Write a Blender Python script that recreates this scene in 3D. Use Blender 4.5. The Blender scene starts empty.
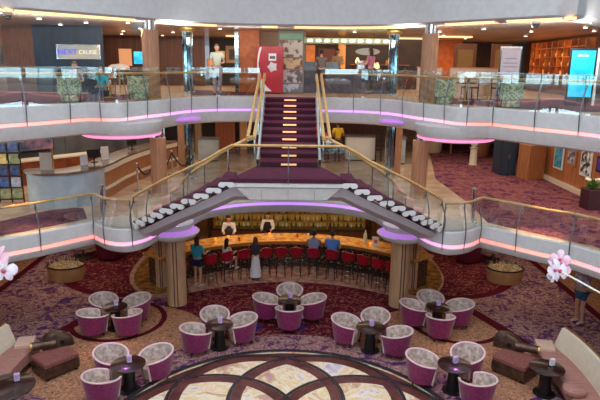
import bpy, bmesh, math, random
from mathutils import Vector, Matrix
from mathutils.geometry import tessellate_polygon
random.seed(7)
PI = math.pi
SC = bpy.context.scene
COL = SC.collection

# ------------------------------------------------------------------ camera
cam = bpy.data.cameras.new('camera'); camo = bpy.data.objects.new('camera', cam); COL.objects.link(camo)
cam.sensor_width = 36; cam.lens = 568 / 600 * 36; cam.clip_end = 200
_p, _r, _y = math.radians(13.47), math.radians(.76), math.radians(.8)
_F = Vector((math.sin(_y)*math.cos(_p), math.cos(_y)*math.cos(_p), -math.sin(_p)))
_R = Vector((math.cos(_y), -math.sin(_y), 0)); _U = _R.cross(_F)
_R2 = _R*math.cos(_r) + _U*math.sin(_r); _U2 = -_R*math.sin(_r) + _U*math.cos(_r)
M3 = Matrix((_R2, _U2, -_F)).transposed()
camo.matrix_world = Matrix.Translation((.1, 0, 7.2)) @ M3.to_4x4()
SC.camera = camo

# ------------------------------------------------------------------ exposure, world, large lights
SC.view_settings.view_transform = 'Standard'; SC.view_settings.look = 'None'
SC.view_settings.gamma = 1; SC.view_settings.use_curve_mapping = False
SC.view_settings.exposure = 0.12
W = bpy.data.worlds.new('world'); SC.world = W; W.use_nodes = True
W.node_tree.nodes['Background'].inputs[0].default_value = (.78, .86, 1, 1)
W.node_tree.nodes['Background'].inputs[1].default_value = .42

def area(name, loc, size, power, col, rot=(0, 0, 0)):
    l = bpy.data.lights.new(name, 'AREA'); l.shape = 'RECTANGLE'; l.size, l.size_y = size
    l.energy = power; l.color = col
    o = bpy.data.objects.new(name, l); COL.objects.link(o); o.location = loc; o.rotation_euler = rot
    return o
def spot(name, loc, target, power, col, ang=30, blend=.6):
    l = bpy.data.lights.new(name, 'SPOT'); l.energy = power; l.color = col; l.spot_size = math.radians(ang); l.spot_blend = blend
    l.shadow_soft_size = .15
    o = bpy.data.objects.new(name, l); COL.objects.link(o); o.location = loc
    o.rotation_euler = (Vector(target)-Vector(loc)).to_track_quat('-Z', 'Y').to_euler()
    return o
def point(name, loc, power, col, r=.12):
    l = bpy.data.lights.new(name, 'AREA'); l.size = .35; l.energy = power*.7; l.color = col
    o = bpy.data.objects.new(name, l); COL.objects.link(o); o.location = loc
    return o
WARM = (1, .72, .45); COOL = (.86, .93, 1)
area('skylight', (0, 7.5, 13.5), (13, 12), 1150, COOL)
area('near_ceiling_light', (0, -3, 9.2), (14, 3), 500, (.95, .96, 1), (math.radians(62), 0, 0))
area('bar_ceiling_light', (0, 19.6, 2.2), (7, 2.4), 75, WARM)
for s in (-1, 1):
    area('lounge_ceiling_light', (s*7.6, 18.8, 2.15), (3, 5), 45, (1, .8, .6))
    area('middle_ceiling_light', (s*6.5, 21, 5.1), (6, 8), 150, (1, .84, .64))
    area('middle_side_light', (s*9.5, 14.5, 5.1), (3, 6), 90, (1, .86, .7))
    area('upper_ceiling_light', (s*5.5, 24, 8.34), (7, 8), 150, (1, .76, .5))
    area('upper_side_light', (s*9.5, 18, 8.34), (3, 6), 60, (1, .86, .72))
for x, y, w, a in ((-7.2, 15.6, 3.4, .75), (-4.3, 18.0, 2.6, .7), (-1.6, 19.8, 3, .15), (1.7, 19.8, 3, -.15), (4.4, 18.0, 2.6, -.7), (7.2, 15.6, 3.4, -.75)):
    d = Vector((math.sin(-a)*-.0-math.sin(a)*.9, math.cos(a)*.9, .42))
    o = area('cove_wash', (x, y, 8.0), (w, .25), 85 if abs(x) > 3 else 22, (1, .95, .88)); o.rotation_euler = d.to_track_quat('-Z', 'Y').to_euler()
point('shelf_fill', (10.2, 23.5, 8.38), 45, (1, .66, .36)); point('shelf_fill', (10.6, 27, 8.38), 45, (1, .66, .36))  # added fill that brightens the amber shelves, not a fixture of the room
point('cafe_fill', (1.2, 25.2, 8.38), 40, (1, .7, .4)); point('cafe_fill', (3.2, 25.2, 8.38), 40, (1, .7, .4))  # added warm fill for the cafe interior, besides its own lamps
point('hall_fill', (-3.0, 26.5, 8.38), 50, (1, .72, .45)); point('hall_fill', (-7.0, 25.5, 8.38), 50, (1, .76, .55)); point('hall_fill', (7.5, 27.5, 8.38), 60, (1, .7, .42))  # added warm fill for the rooms at the back of the upper deck
area('middle_rear_light', (0, 23.5, 5.1), (5, 4), 60, (1, .82, .6))
for s in (-1, 1):
    spot('stage_spot', (s*5.0, 14.6, 5.0), (s*3.7, 11.7, .4), 160, (.75, .25, 1), 26)
    spot('stage_spot', (s*3.6, 17.0, 5.0), (s*2.1, 13.6, .4), 70, (.8, .35, 1), 30)
    spot('amber_spot', (s*6.9, 13.4, 5.2), (s*5.6, 14.2, 0), 380, (1, .6, .3), 40)

# ------------------------------------------------------------------ materials
def lin(c):
    return tuple(((v/255)/12.92 if v/255 <= .04045 else (((v/255)+.055)/1.055)**2.4) for v in c)
MATS = {}
def nt(name):
    m = bpy.data.materials.new(name); m.use_nodes = True; MATS[name] = m
    return m, m.node_tree.nodes, m.node_tree.links, m.node_tree.nodes['Principled BSDF']
def mat(name, c, rough=.55, metal=0, emit=0, c2=None, scale=6, stretch=(1, 1, 1), detail=3, bump=0, coat=0, world=False, lo=.38, hi=.62, ecol=None):
    """colour c (sRGB 0-255), optionally broken up with c2 by noise"""
    m, N, L, B = nt(name)
    B.inputs['Roughness'].default_value = rough; B.inputs['Metallic'].default_value = metal
    if coat: B.inputs['Coat Weight'].default_value = coat; B.inputs['Coat Roughness'].default_value = .08
    c = lin(c); B.inputs['Base Color'].default_value = (*c, 1)
    tc = N.new('ShaderNodeNewGeometry' if world else 'ShaderNodeTexCoord')
    mp = N.new('ShaderNodeMapping'); mp.inputs['Scale'].default_value = stretch
    L.new(tc.outputs['Position' if world else 'Object'], mp.inputs['Vector'])
    nz = N.new('ShaderNodeTexNoise'); nz.inputs['Scale'].default_value = scale; nz.inputs['Detail'].default_value = detail
    L.new(mp.outputs['Vector'], nz.inputs['Vector'])
    cr = N.new('ShaderNodeValToRGB'); cr.color_ramp.elements[0].position = lo; cr.color_ramp.elements[1].position = hi
    k = lin(c2) if c2 else tuple(v*.93 for v in c)
    cr.color_ramp.elements[0].color = (*c, 1); cr.color_ramp.elements[1].color = (*k, 1)
    L.new(nz.outputs['Fac'], cr.inputs['Fac']); L.new(cr.outputs['Color'], B.inputs['Base Color'])
    if bump:
        b = N.new('ShaderNodeBump'); b.inputs['Strength'].default_value = bump; b.inputs['Distance'].default_value = .02
        L.new(nz.outputs['Fac'], b.inputs['Height']); L.new(b.outputs['Normal'], B.inputs['Normal'])
    if emit:
        B.inputs['Emission Strength'].default_value = emit
        if ecol: B.inputs['Emission Color'].default_value = (*lin(ecol), 1)
        else: L.new(cr.outputs['Color'], B.inputs['Emission Color'])
    return m
def glassmat(name, tint, ior=1.5, rough=.02, extra=.0):
    m, N, L, B = nt(name); N.remove(B); out = N['Material Output']
    t = N.new('ShaderNodeBsdfTransparent'); t.inputs[0].default_value = (*tint, 1)
    g = N.new('ShaderNodeBsdfGlossy'); g.inputs['Roughness'].default_value = rough
    f = N.new('ShaderNodeLayerWeight'); f.inputs['Blend'].default_value = .5
    pw = N.new('ShaderNodeMath'); pw.operation = 'POWER'; pw.inputs[1].default_value = 4.5; L.new(f.outputs['Facing'], pw.inputs[0])
    a = N.new('ShaderNodeMath'); a.operation = 'MULTIPLY_ADD'; a.inputs[1].default_value = .9; a.inputs[2].default_value = .09+extra; a.use_clamp = True
    mx = N.new('ShaderNodeMixShader'); L.new(pw.outputs[0], a.inputs[0]); L.new(a.outputs[0], mx.inputs[0])
    L.new(t.outputs[0], mx.inputs[1]); L.new(g.outputs[0], mx.inputs[2]); L.new(mx.outputs[0], out.inputs[0])
    return m
white = mat('fascia_white', (206, 204, 204), .45)
white2 = mat('panel_white', (228, 228, 226), .4)
greyunder = mat('stringer_grey', (190, 182, 190), .5)
postm = mat('post_steel', (120, 122, 128), .3, .8)
ceilm = mat('ceiling_bronze', (208, 192, 180), .25, c2=(186, 166, 150), scale=.8, world=True, stretch=(1, .3, 1))
ceilw = mat('ceiling_pale', (205, 196, 186), .5)
brass = mat('brass_rail', (222, 180, 118), .35, c2=(206, 160, 96), scale=9)
chrome = mat('chrome', (205, 208, 212), .16, 1)
blackm = mat('black_metal', (22, 20, 22), .35)
darkw = mat('dark_wood', (58, 30, 22), .3, c2=(38, 18, 14), scale=8, coat=.5)
walnut = mat('walnut', (112, 66, 42), .42, c2=(86, 48, 30), scale=5, stretch=(6, 6, .6))
oak = mat('light_oak', (176, 116, 74), .42, c2=(154, 96, 58), scale=5, stretch=(8, 8, .5))
colwood = mat('column_wood', (182, 132, 100), .4, c2=(164, 114, 84), scale=5, stretch=(7, 7, .5))
tan = mat('column_tan', (210, 172, 134), .4, c2=(196, 156, 118), scale=3, stretch=(3, 3, .6))
slot = mat('column_slot', (104, 66, 50), .5)
orange = mat('orange_panel', (206, 110, 48), .45, c2=(186, 92, 36), scale=4)
navy = mat('navy_panel', (36, 52, 72), .4, c2=(28, 42, 60), scale=4, stretch=(1, 1, .2))
purplec = mat('stair_carpet', (116, 36, 72), .95, c2=(92, 26, 56), scale=60)
glass = glassmat('clear_glass', (.93, .965, .96), 1.5, .015, .03)
mirror = mat('mirror_glass', (190, 215, 222), .08, 1, c2=(120, 160, 175), scale=14, stretch=(2, 2, 1))
redv = mat('red_vinyl', (172, 18, 44), .4, c2=(150, 12, 34), scale=12)
magenta = mat('magenta_velvet', (148, 28, 96), .6, c2=(118, 18, 78), scale=14)
magenta.node_tree.nodes['Principled BSDF'].inputs['Sheen Weight'].default_value = .3
rimm = mat('pale_pink_piping', (232, 200, 200), .5)
cream = mat('cream_leather', (226, 212, 190), .5)
pinkseat = mat('rose_ribbed_fabric', (184, 134, 122), .8, c2=(158, 108, 98), scale=4, stretch=(1, 22, 1))
rosebox = mat('rose_wool', (150, 92, 84), .9, c2=(122, 68, 62), scale=40)
bronze = mat('bronze_leather', (104, 80, 66), .3, .5, c2=(76, 56, 46), scale=6)
tanx = None
goldm = mat('gold_trim', (196, 158, 92), .3, .7)
onyxbar = mat('gold_onyx', (240, 190, 110), .18, c2=(182, 112, 44), scale=5, detail=6, lo=.35, hi=.68, coat=.3)
beadm = mat('bar_front_bronze', (70, 46, 34), .3, .4, c2=(160, 140, 110), scale=22, lo=.5, hi=.7)
teal = mat('teal_cloth', (62, 172, 196), .8)
screen = None

def carpet(name, ramp, scale=1.5, zones=True, rough=.95):
    m, N, L, B = nt(name); B.inputs['Roughness'].default_value = rough
    B.inputs['Specular IOR Level'].default_value = .15
    g = N.new('ShaderNodeNewGeometry'); sp = N.new('ShaderNodeSeparateXYZ'); L.new(g.outputs['Position'], sp.inputs[0])
    def noise(s, d=5, dist=1.2, st=(1, 1, 1)):
        mp = N.new('ShaderNodeMapping'); mp.inputs['Scale'].default_value = st; L.new(g.outputs['Position'], mp.inputs[0])
        n = N.new('ShaderNodeTexNoise'); n.inputs['Scale'].default_value = s; n.inputs['Detail'].default_value = d
        n.inputs['Roughness'].default_value = .68; n.inputs['Distortion'].default_value = dist
        L.new(mp.outputs[0], n.inputs['Vector']); return n.outputs['Fac']
    def rampn(fac, stops):
        r = N.new('ShaderNodeValToRGB'); e = r.color_ramp.elements
        while len(e) < len(stops): e.new(.5)
        for i, (p, c) in enumerate(stops): e[i].position = p; e[i].color = (*lin(c), 1)
        L.new(fac, r.inputs[0]); return r.outputs[0]
    def mix(fac, a, b):
        x = N.new('ShaderNodeMix'); x.data_type = 'RGBA'; L.new(fac, x.inputs[0]); L.new(a, x.inputs[6]); L.new(b, x.inputs[7]); return x.outputs[2]
    def mth(op, a, b=None):
        x = N.new('ShaderNodeMath'); x.operation = op
        for i, v in enumerate((a, b)):
            if v is None: continue
            if isinstance(v, (int, float)): x.inputs[i].default_value = v
            else: L.new(v, x.inputs[i])
        return x.outputs[0]
    base = rampn(noise(scale), ramp)
    if zones:
        ax = mth('ABSOLUTE', sp.outputs[0]); Y = sp.outputs[1]
        def dist(cx, cy):
            return mth('SQRT', mth('ADD', mth('POWER', mth('SUBTRACT', ax, cx), 2), mth('POWER', mth('SUBTRACT', Y, cy), 2)))
        def lt(a, b): return mth('LESS_THAN', a, b)
        def gt(a, b): return mth('GREATER_THAN', a, b)
        def band(d, a, b): return mth('MULTIPLY', gt(d, a), lt(d, b))
        swirl = noise(3.2, 3, 4.5)
        tanz = rampn(swirl, [(.33, (140, 76, 58)), (.42, (204, 148, 112)), (.58, (214, 160, 124)), (.66, (146, 80, 62))])
        dark = rampn(noise(2.4, 4, 3.5), [(.3, (58, 10, 34)), (.46, (112, 22, 52)), (.54, (116, 30, 54)), (.59, (202, 138, 96)), (.63, (110, 24, 50)), (.74, (80, 40, 110))])
        maroon = rampn(swirl, [(.3, (98, 10, 36)), (.7, (112, 14, 40))])
        purp = rampn(noise(4, 4, 2), [(.3, (70, 40, 110)), (.6, (98, 60, 140)), (.75, (150, 96, 110))])
        dO = dist(0, 9.5); dA = dist(-8.8, 9.2); dT = dist(4.5, 13.6); dT2 = dist(4.85, 15.1)
        f = mth('MULTIPLY', mth('MULTIPLY', lt(ax, 3.75), gt(dO, 4.75)), gt(Y, 12))
        base = mix(f, base, dark)
        base = mix(mth('MULTIPLY', gt(ax, 3.7), lt(dist(5.2, 19.6), 2.75)), base, dark)
        base = mix(mth('MULTIPLY', band(dist(5.2, 19.6), 2.6, 2.9), gt(Y, 15)), base, maroon)
        base = mix(mth('MULTIPLY', mth('MULTIPLY', lt(ax, 2.8), band(dO, 5.0, 5.5)), gt(mth('SINE', mth('MULTIPLY', sp.outputs[0], 5.2)), .55)), base, purp)
        zone = mth('MULTIPLY', mth('MAXIMUM', mth('MULTIPLY', lt(dT, 2.55), mth('MULTIPLY', gt(dO, 4.75), lt(dA, 15.7))), lt(dT2, 1.2)), gt(Y, 11))
        base = mix(zone, base, tanz)
        base = mix(mth('MULTIPLY', band(dT2, 1.2, 1.36), lt(dA, 15.7)), base, maroon)
        base = mix(mth('MULTIPLY', band(dA, 15.66, 16.0), mth('MULTIPLY', gt(Y, 11), lt(Y, 16.6))), base, maroon)
        base = mix(mth('MULTIPLY', gt(ax, 9.35), gt(Y, 10)), base, tanz)
        base = mix(mth('MULTIPLY', band(ax, 9.15, 9.4), gt(Y, 10)), base, maroon)
    # fine pile
    n2 = noise(14, 3, 1); k = N.new('ShaderNodeMix'); k.data_type = 'RGBA'; k.blend_type = 'MULTIPLY'; k.inputs[0].default_value = 1
    L.new(base, k.inputs[6]); L.new(rampn(n2, [(.35, (165, 160, 165)), (.65, (255, 255, 255))]), k.inputs[7])
    L.new(k.outputs[2], B.inputs['Base Color']); return m
cp1 = carpet('purple_mottled_carpet', [(.34, (82, 54, 132)), (.42, (116, 64, 112)), (.48, (176, 124, 126)), (.54, (214, 174, 156)), (.6, (126, 66, 104)), (.7, (92, 62, 144))], 2.9)
cp2 = carpet('lobby_carpet', [(.36, (72, 40, 72)), (.46, (104, 60, 84)), (.54, (128, 80, 80)), (.64, (96, 56, 84)), (.72, (60, 36, 66))], 2.2, False)
cp2r = carpet('hall_carpet', [(.36, (84, 42, 84)), (.46, (140, 72, 100)), (.54, (180, 116, 104)), (.64, (124, 62, 98)), (.72, (70, 38, 80))], 2.6, False)
marble = mat('tan_marble', (214, 190, 166), .16, c2=(192, 160, 134), scale=1.6, detail=6, world=True)
platm = mat('bar_marble', (206, 162, 144), .25, c2=(160, 116, 102), scale=4, detail=6, world=True)
lobem = mat('gold_marble', (164, 116, 58), .25, c2=(110, 74, 36), scale=5, detail=8, world=True)
def onyxfloor():
    m, N, L, B = nt('dance_floor_onyx'); B.inputs['Roughness'].default_value = .12
    g = N.new('ShaderNodeNewGeometry')
    n = N.new('ShaderNodeTexNoise'); n.inputs['Scale'].default_value = .9; n.inputs['Detail'].default_value = 7; n.inputs['Distortion'].default_value = 1.6
    n.inputs['Roughness'].default_value = .6; L.new(g.outputs['Position'], n.inputs['Vector'])
    r = N.new('ShaderNodeValToRGB'); e = r.color_ramp.elements
    for _ in range(4): e.new(.5)
    for i, (p, c) in enumerate([(.34, (190, 146, 156)), (.42, (214, 176, 130)), (.48, (240, 228, 206)), (.54, (230, 200, 146)), (.6, (240, 230, 216)), (.7, (170, 150, 190))]):
        e[i].position = p; e[i].color = (*lin(c), 1)
    L.new(n.outputs['Fac'], r.inputs[0]); L.new(r.outputs[0], B.inputs['Base Color'])
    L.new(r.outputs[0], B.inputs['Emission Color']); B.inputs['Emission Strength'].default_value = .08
    return m
onyx = onyxfloor()
bandm = mat('maroon_stone', (112, 66, 60), .22, c2=(90, 50, 46), scale=2, world=True)
darkst = mat('dark_granite', (52, 46, 50), .25, c2=(96, 90, 84), scale=40, lo=.55, hi=.75, world=True)
def ledmat(name, strength):
    m, N, L, B = nt(name); at = N.new('ShaderNodeAttribute'); at.attribute_name = 'led'
    B.inputs['Base Color'].default_value = (.6, .58, .58, 1)
    L.new(at.outputs['Color'], B.inputs['Emission Color']); B.inputs['Emission Strength'].default_value = strength
    return m
led = ledmat('led_strip', 1.05)
def lamp(name, c, s):
    m, N, L, B = nt(name); B.inputs['Base Color'].default_value = (*lin(c), 1)
    B.inputs['Emission Color'].default_value = (*lin(c), 1); B.inputs['Emission Strength'].default_value = s; return m
warmlamp = lamp('warm_lamp', (255, 206, 150), 1.3)
steplamp = lamp('step_lamp', (255, 190, 130), .9)
whitelamp = lamp('white_lamp', (255, 244, 226), 5)
skyglow = lamp('daylight', (196, 232, 246), 5)
lilac = lamp('lilac_glow', (190, 128, 222), .42)
pinkglow = lamp('pink_glow', (240, 140, 190), 1.0)

# ------------------------------------------------------------------ mesh builder
class MB:
    def __init__(s): s.v = []; s.f = []
    def add(s, vs, fs):
        k = len(s.v); s.v += [tuple(p) for p in vs]; s.f += [tuple(i+k for i in f) for f in fs]; return s
    def box(s, x, y, z, sx, sy, sz, rz=0, top=1.0):
        """centre x,y ; base z"""
        c, n = math.cos(rz), math.sin(rz); vs = []
        for zz, t in ((z, 1), (z+sz, top)):
            for dx, dy in ((-1, -1), (1, -1), (1, 1), (-1, 1)):
                a, b = dx*sx/2*t, dy*sy/2*t; vs.append((x+a*c-b*n, y+a*n+b*c, zz))
        return s.add(vs, [(3, 2, 1, 0), (4, 5, 6, 7), (0, 1, 5, 4), (1, 2, 6, 5), (2, 3, 7, 6), (3, 0, 4, 7)])
    def prism(s, poly, z0, z1):
        n = len(poly); tr = tessellate_polygon([[Vector((p[0], p[1], 0)) for p in poly]])
        vs = [(p[0], p[1], z0) for p in poly] + [(p[0], p[1], z1) for p in poly]
        fs = [tuple(t) for t in tr] + [tuple(i+n for i in t) for t in tr]
        fs += [(i, (i+1) % n, n+(i+1) % n, n+i) for i in range(n)]
        return s.add(vs, fs)
    def grid(s, rows, cu=False, cv=False):
        h, w = len(rows), len(rows[0]); vs = [p for r in rows for p in r]; fs = []
        for i in range(h if cv else h-1):
            for j in range(w if cu else w-1):
                fs.append((i*w+j, i*w+(j+1) % w, ((i+1) % h)*w+(j+1) % w, ((i+1) % h)*w+j))
        return s.add(vs, fs)
    def tube(s, pts, r, n=8, sq=1.0):
        pts = [Vector(p) for p in pts]; rows = []
        rs = r if isinstance(r, (list, tuple)) else [r]*len(pts); u = None
        for i, p in enumerate(pts):
            t = (pts[min(i+1, len(pts)-1)]-pts[max(i-1, 0)]).normalized()
            if u is None or abs(u.dot(t)) > .95: u = Vector((0, 0, 1)) if abs(t.z) < .9 else Vector((1, 0, 0))
            a = t.cross(u).normalized(); b = a.cross(t).normalized(); u = b
            rows.append([p + a*math.cos(2*PI*k/n)*rs[i] + b*math.sin(2*PI*k/n)*rs[i]*sq for k in range(n)])
        k = len(s.v); s.grid(rows, cu=True)
        m = len(s.v); s.f.append(tuple(k+n-1-j for j in range(n))); s.f.append(tuple(m-n+j for j in range(n)))
        return s
    def lathe(s, prof, n=24, x=0, y=0, a0=0, a1=2*PI, sx=1, sy=1, cap=True):
        full = abs(a1-a0-2*PI) < 1e-6; m = n if full else n+1
        rows = [[(x+r*sx*math.cos(a0+(a1-a0)*k/n), y+r*sy*math.sin(a0+(a1-a0)*k/n), z) for k in range(m)] for r, z in prof]
        k = len(s.v); s.grid(rows, cu=full)
        if cap and full:
            if prof[0][0] > 1e-4: s.f.append(tuple(k+n-1-j for j in range(n)))
            e = len(s.v)
            if prof[-1][0] > 1e-4: s.f.append(tuple(e-n+j for j in range(n)))
        return s
    def ball(s, c, r, n=12, m=8):
        if not isinstance(r, (list, tuple)): r = (r, r, r)
        rows = [[(c[0]+r[0]*math.sin(PI*i/m)*math.cos(2*PI*j/n), c[1]+r[1]*math.sin(PI*i/m)*math.sin(2*PI*j/n), c[2]-r[2]*math.cos(PI*i/m)) for j in range(n)] for i in range(m+1)]
        return s.grid(rows, cu=True)
    def arcband(s, cx, cy, r0, r1, a0, a1, z0, z1, n=40):
        """curved block between radii; angles in rad"""
        rows = []
        for k in range(n+1):
            a = a0+(a1-a0)*k/n; c, t = math.cos(a), math.sin(a)
            rows.append([(cx+r0*c, cy+r0*t, z0), (cx+r1*c, cy+r1*t, z0), (cx+r1*c, cy+r1*t, z1), (cx+r0*c, cy+r0*t, z1)])
        k = len(s.v); s.grid(rows, cu=True)
        if abs(a1-a0-2*PI) > 1e-4:
            s.f.append((k, k+1, k+2, k+3)); e = len(s.v)-4; s.f.append((e+3, e+2, e+1, e))
        return s
    def build(s, name, m, parent=None, smooth=False, bevel=0):
        me = bpy.data.meshes.new(name); me.from_pydata(s.v, [], s.f)
        bm = bmesh.new(); bm.from_mesh(me); bmesh.ops.remove_doubles(bm, verts=bm.verts, dist=1e-5)
        bmesh.ops.recalc_face_normals(bm, faces=bm.faces); bm.to_mesh(me); bm.free()
        me.materials.append(m)
        if smooth: me.polygons.foreach_set('use_smooth', [True]*len(me.polygons))
        o = bpy.data.objects.new(name, me); COL.objects.link(o)
        if parent: o.parent = parent
        if bevel:
            b = o.modifiers.new('bevel', 'BEVEL'); b.width = bevel; b.segments = 2; b.limit_method = 'ANGLE'
        if smooth and not bevel:
            try: me.set_sharp_from_angle(angle=math.radians(38))
            except Exception: pass
        return o
def tag(o, label=None, cat=None, group=None, kind=None):
    if label: o['label'] = label
    if cat: o['category'] = cat
    if group: o['group'] = group
    if kind: o['kind'] = kind
    return o
def thing(name, label, cat, loc=(0, 0, 0), rz=0, group=None):
    o = bpy.data.objects.new(name, None); COL.objects.link(o); o.location = loc; o.rotation_euler = (0, 0, rz)
    o.empty_display_size = .1
    return tag(o, label, cat, group)
def struct(name, mb, m, **k):
    return tag(mb.build(name, m, **k), kind='structure')
def kids(o): return [c for c in bpy.data.objects if c.parent == o]
def dup(root, loc, rz, label, group=None, remap=None, scale=None):
    r = root.copy(); COL.objects.link(r); r.location = loc; r.rotation_euler = (0, 0, rz); r['label'] = label
    if scale: r.scale = (scale,)*3
    if group: r['group'] = group
    def rec(src, dst):
        for ch in kids(src):
            c = ch.copy(); COL.objects.link(c); c.parent = dst
            rec(ch, c)
    rec(root, r)
    return r
def crom(pts, n=6, corners=()):
    """Catmull-Rom resample of an open path, keeping corners sharp"""
    P = [Vector(p) for p in pts]; out = []
    for i in range(len(P)-1):
        p1, p2 = P[i], P[i+1]
        p0 = P[i-1] if i > 0 and i not in corners else p1*2-p2
        p3 = P[i+2] if i+2 < len(P) and i+1 not in corners else p2*2-p1
        for k in range(n):
            t = k/n
            out.append(.5*((2*p1)+(-p0+p2)*t+(2*p0-5*p1+4*p2-p3)*t*t+(-p0+3*p1-3*p2+p3)*t**3))
    out.append(P[-1]); return out
def mirror_path(h): return [(-x, y) for x, y in h] + [(x, y) for x, y in reversed(h) if x > 1e-6]

# ------------------------------------------------------------------ deck edges (half plans, outer end first)
MIDH = [(9.4, 4.5), (8.3, 9.5), (7.15, 12.55), (6.2, 13.6), (5.2, 14.65), (4.7, 14.15), (4.15, 13.98), (3.72, 14.3), (3.4, 15.2), (2.8, 15.75), (2.35, 16.45), (1.35, 17.1), (0, 17.3)]
UPH = [(9.6, 5.5), (8.4, 10.5), (7.15, 13.5), (6.35, 14.6), (5.55, 15.75), (4.75, 15.75), (4.35, 16.5), (3.85, 17.5), (3.35, 18.7), (2.5, 19.5), (1.3, 19.75), (0, 19.8)]
TOPH = [(14.5, 23.0), (7.0, 14.6), (5.85, 15.9), (4.4, 17.6), (3.4, 18.85), (1.7, 19.6), (0, 19.7)]
def deckpath(h, cidx, n=6):
    full = mirror_path(h); L = len(full)
    return crom(full, n, corners=(cidx, L-1-cidx))
midP = deckpath(MIDH, 4); upP = deckpath(UPH, 4); topP = deckpath(TOPH, 1)
def normals(P):
    out = []
    for i in range(len(P)):
        t = P[min(i+1, len(P)-1)]-P[max(i-1, 0)]
        n = Vector((t.y, -t.x)).normalized()
        out.append(n)
    return out
def offset(P, d):
    N_ = normals(P); return [p+n*d for p, n in zip(P, N_)]
def fascia(P, top, T, name, h1, h2):
    """white edge band swept along the deck edge; T(x) thickness; groove between h1 and h2 holds the LED"""
    NN = normals(P); rows = []; lrow = []; cols = []
    for p, n in zip(P, NN):
        t, a1_, a2_ = T(abs(p.x)) if callable(T) else (T, h1, h2)
        prof = [(-.12, 0), (0, 0), (.03, -.03), (.05, -a1_), (.0, -a1_-.01), (0, -a2_), (.05, -a2_-.01), (.03, -(a2_+(t-a2_)*.4)), (-.04, -a2_-(t-a2_)*.85), (-.16, -t+.01), (-.34, -t)]
        rows.append([(p.x+n.x*o, p.y+n.y*o, top+z) for o, z in prof])
        lrow.append([(p.x+n.x*.035, p.y+n.y*.035, top-a1_-.012), (p.x+n.x*.035, p.y+n.y*.035, top-a2_+.002)])
    m = MB(); m.grid(rows); f = struct(name, m, white, smooth=True)
    m = MB(); m.grid(lrow); o = m.build('light_strip', led, f)
    ca = o.data.color_attributes.new('led', 'FLOAT_COLOR', 'POINT')
    for i, v in enumerate(o.data.vertices):
        ca.data[i].color = (*ledcol(abs(v.co.x)), 1) if not (T is midT and 2.5 < abs(v.co.x) < 3.55) else (0, 0, 0, 1)
    return f
def ledcol(x):
    st = [(0, (176, 112, 226)), (2.8, (196, 120, 232)), (3.6, (232, 148, 222)), (4.5, (250, 160, 176)), (5.4, (250, 104, 76)), (6.1, (252, 136, 104)), (6.9, (252, 146, 130)), (7.6, (244, 140, 196)), (10, (244, 140, 200))]
    for (a, ca), (b, cb) in zip(st, st[1:]):
        if x <= b:
            t = (x-a)/(b-a); return lin(tuple(ca[i]*(1-t)+cb[i]*t for i in range(3)))
    return lin(st[-1][1])
def slabpoly(P, off, yb, xo):
    q = offset(P, off); return [(p.x, p.y) for p in q] + [(xo, q[-1].y), (xo, yb), (-xo, yb), (-xo, q[0].y)]

# ------------------------------------------------------------------ ground floor
m = MB(); m.box(0, 12, -.2, 40, 56, .2); struct('floor', m, cp1)
m = MB(); poly = []
for x, y in [(-5.55, 20.6), (-5.55, 19.0), (-5.3, 17.9), (-4.85, 17.15), (-4.3, 16.75), (-3.7, 16.75), (-2.9, 17.25), (-1.6, 17.85), (0, 18.1), (1.6, 17.85), (2.9, 17.25), (3.7, 16.75), (4.3, 16.85), (4.85, 17.25), (5.25, 18.0), (5.45, 19.0), (5.45, 20.6)]: poly.append((x, y))
pl = [tuple(v) for v in crom(poly, 4)]
m.prism(pl + [(5.4, 24), (-5.4, 24)], 0, .035); struct('floor_bar_platform', m, platm)
for s, nm in ((-1, 'left'), (1, 'right')):
    m = MB(); sp = [(s*3.9, 17.0), (s*4.35, 16.9), (s*4.8, 17.25), (s*5.2, 18.05), (s*5.38, 19.0), (s*5.3, 20.3), (s*4.2, 21), (s*3.9, 19)]
    cl = crom(sp+[sp[0]], 4)[:-1]; m.prism([tuple(v) for v in cl], .035, .045); struct('floor_gold_marble_'+nm, m, lobem)
# dance floor
df = thing('dance_floor', 'round pale onyx dance floor inlaid with interlaced maroon stone rings', 'dance floor', (0, 9.5, 0))
def discp(r, n=96): return [(r*math.cos(2*PI*k/n), r*math.sin(2*PI*k/n)) for k in range(n)]
m = MB(); m.prism(discp(3.86), 0, .012); m.build('onyx_disc', onyx, df)
def ring(cx, cy, r0, r1, z, n=96):
    m = MB(); m.arcband(cx, cy, r0, r1, 0, 2*PI, z-.002, z, n); return m
for k in range(8):
    a = PI/8+k*PI/4; cx, cy = 1.76*math.cos(a), 1.76*math.sin(a)
    ring(cx, cy, 1.66, 1.9, .0145+.0012*k).build('inlay_ring', bandm, df)
for k in range(8):
    a = PI/8+k*PI/4; cx, cy = 1.76*math.cos(a), 1.76*math.sin(a)
    ring(cx, cy, 1.9, 1.99, .026+.0012*k).build('inlay_edge', darkst, df)
ring(0, 0, 3.46, 3.7, .0137).build('outer_band', bandm, df)
ring(0, 0, 3.74, 3.87, .037).build('rim', darkst, df)

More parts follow.
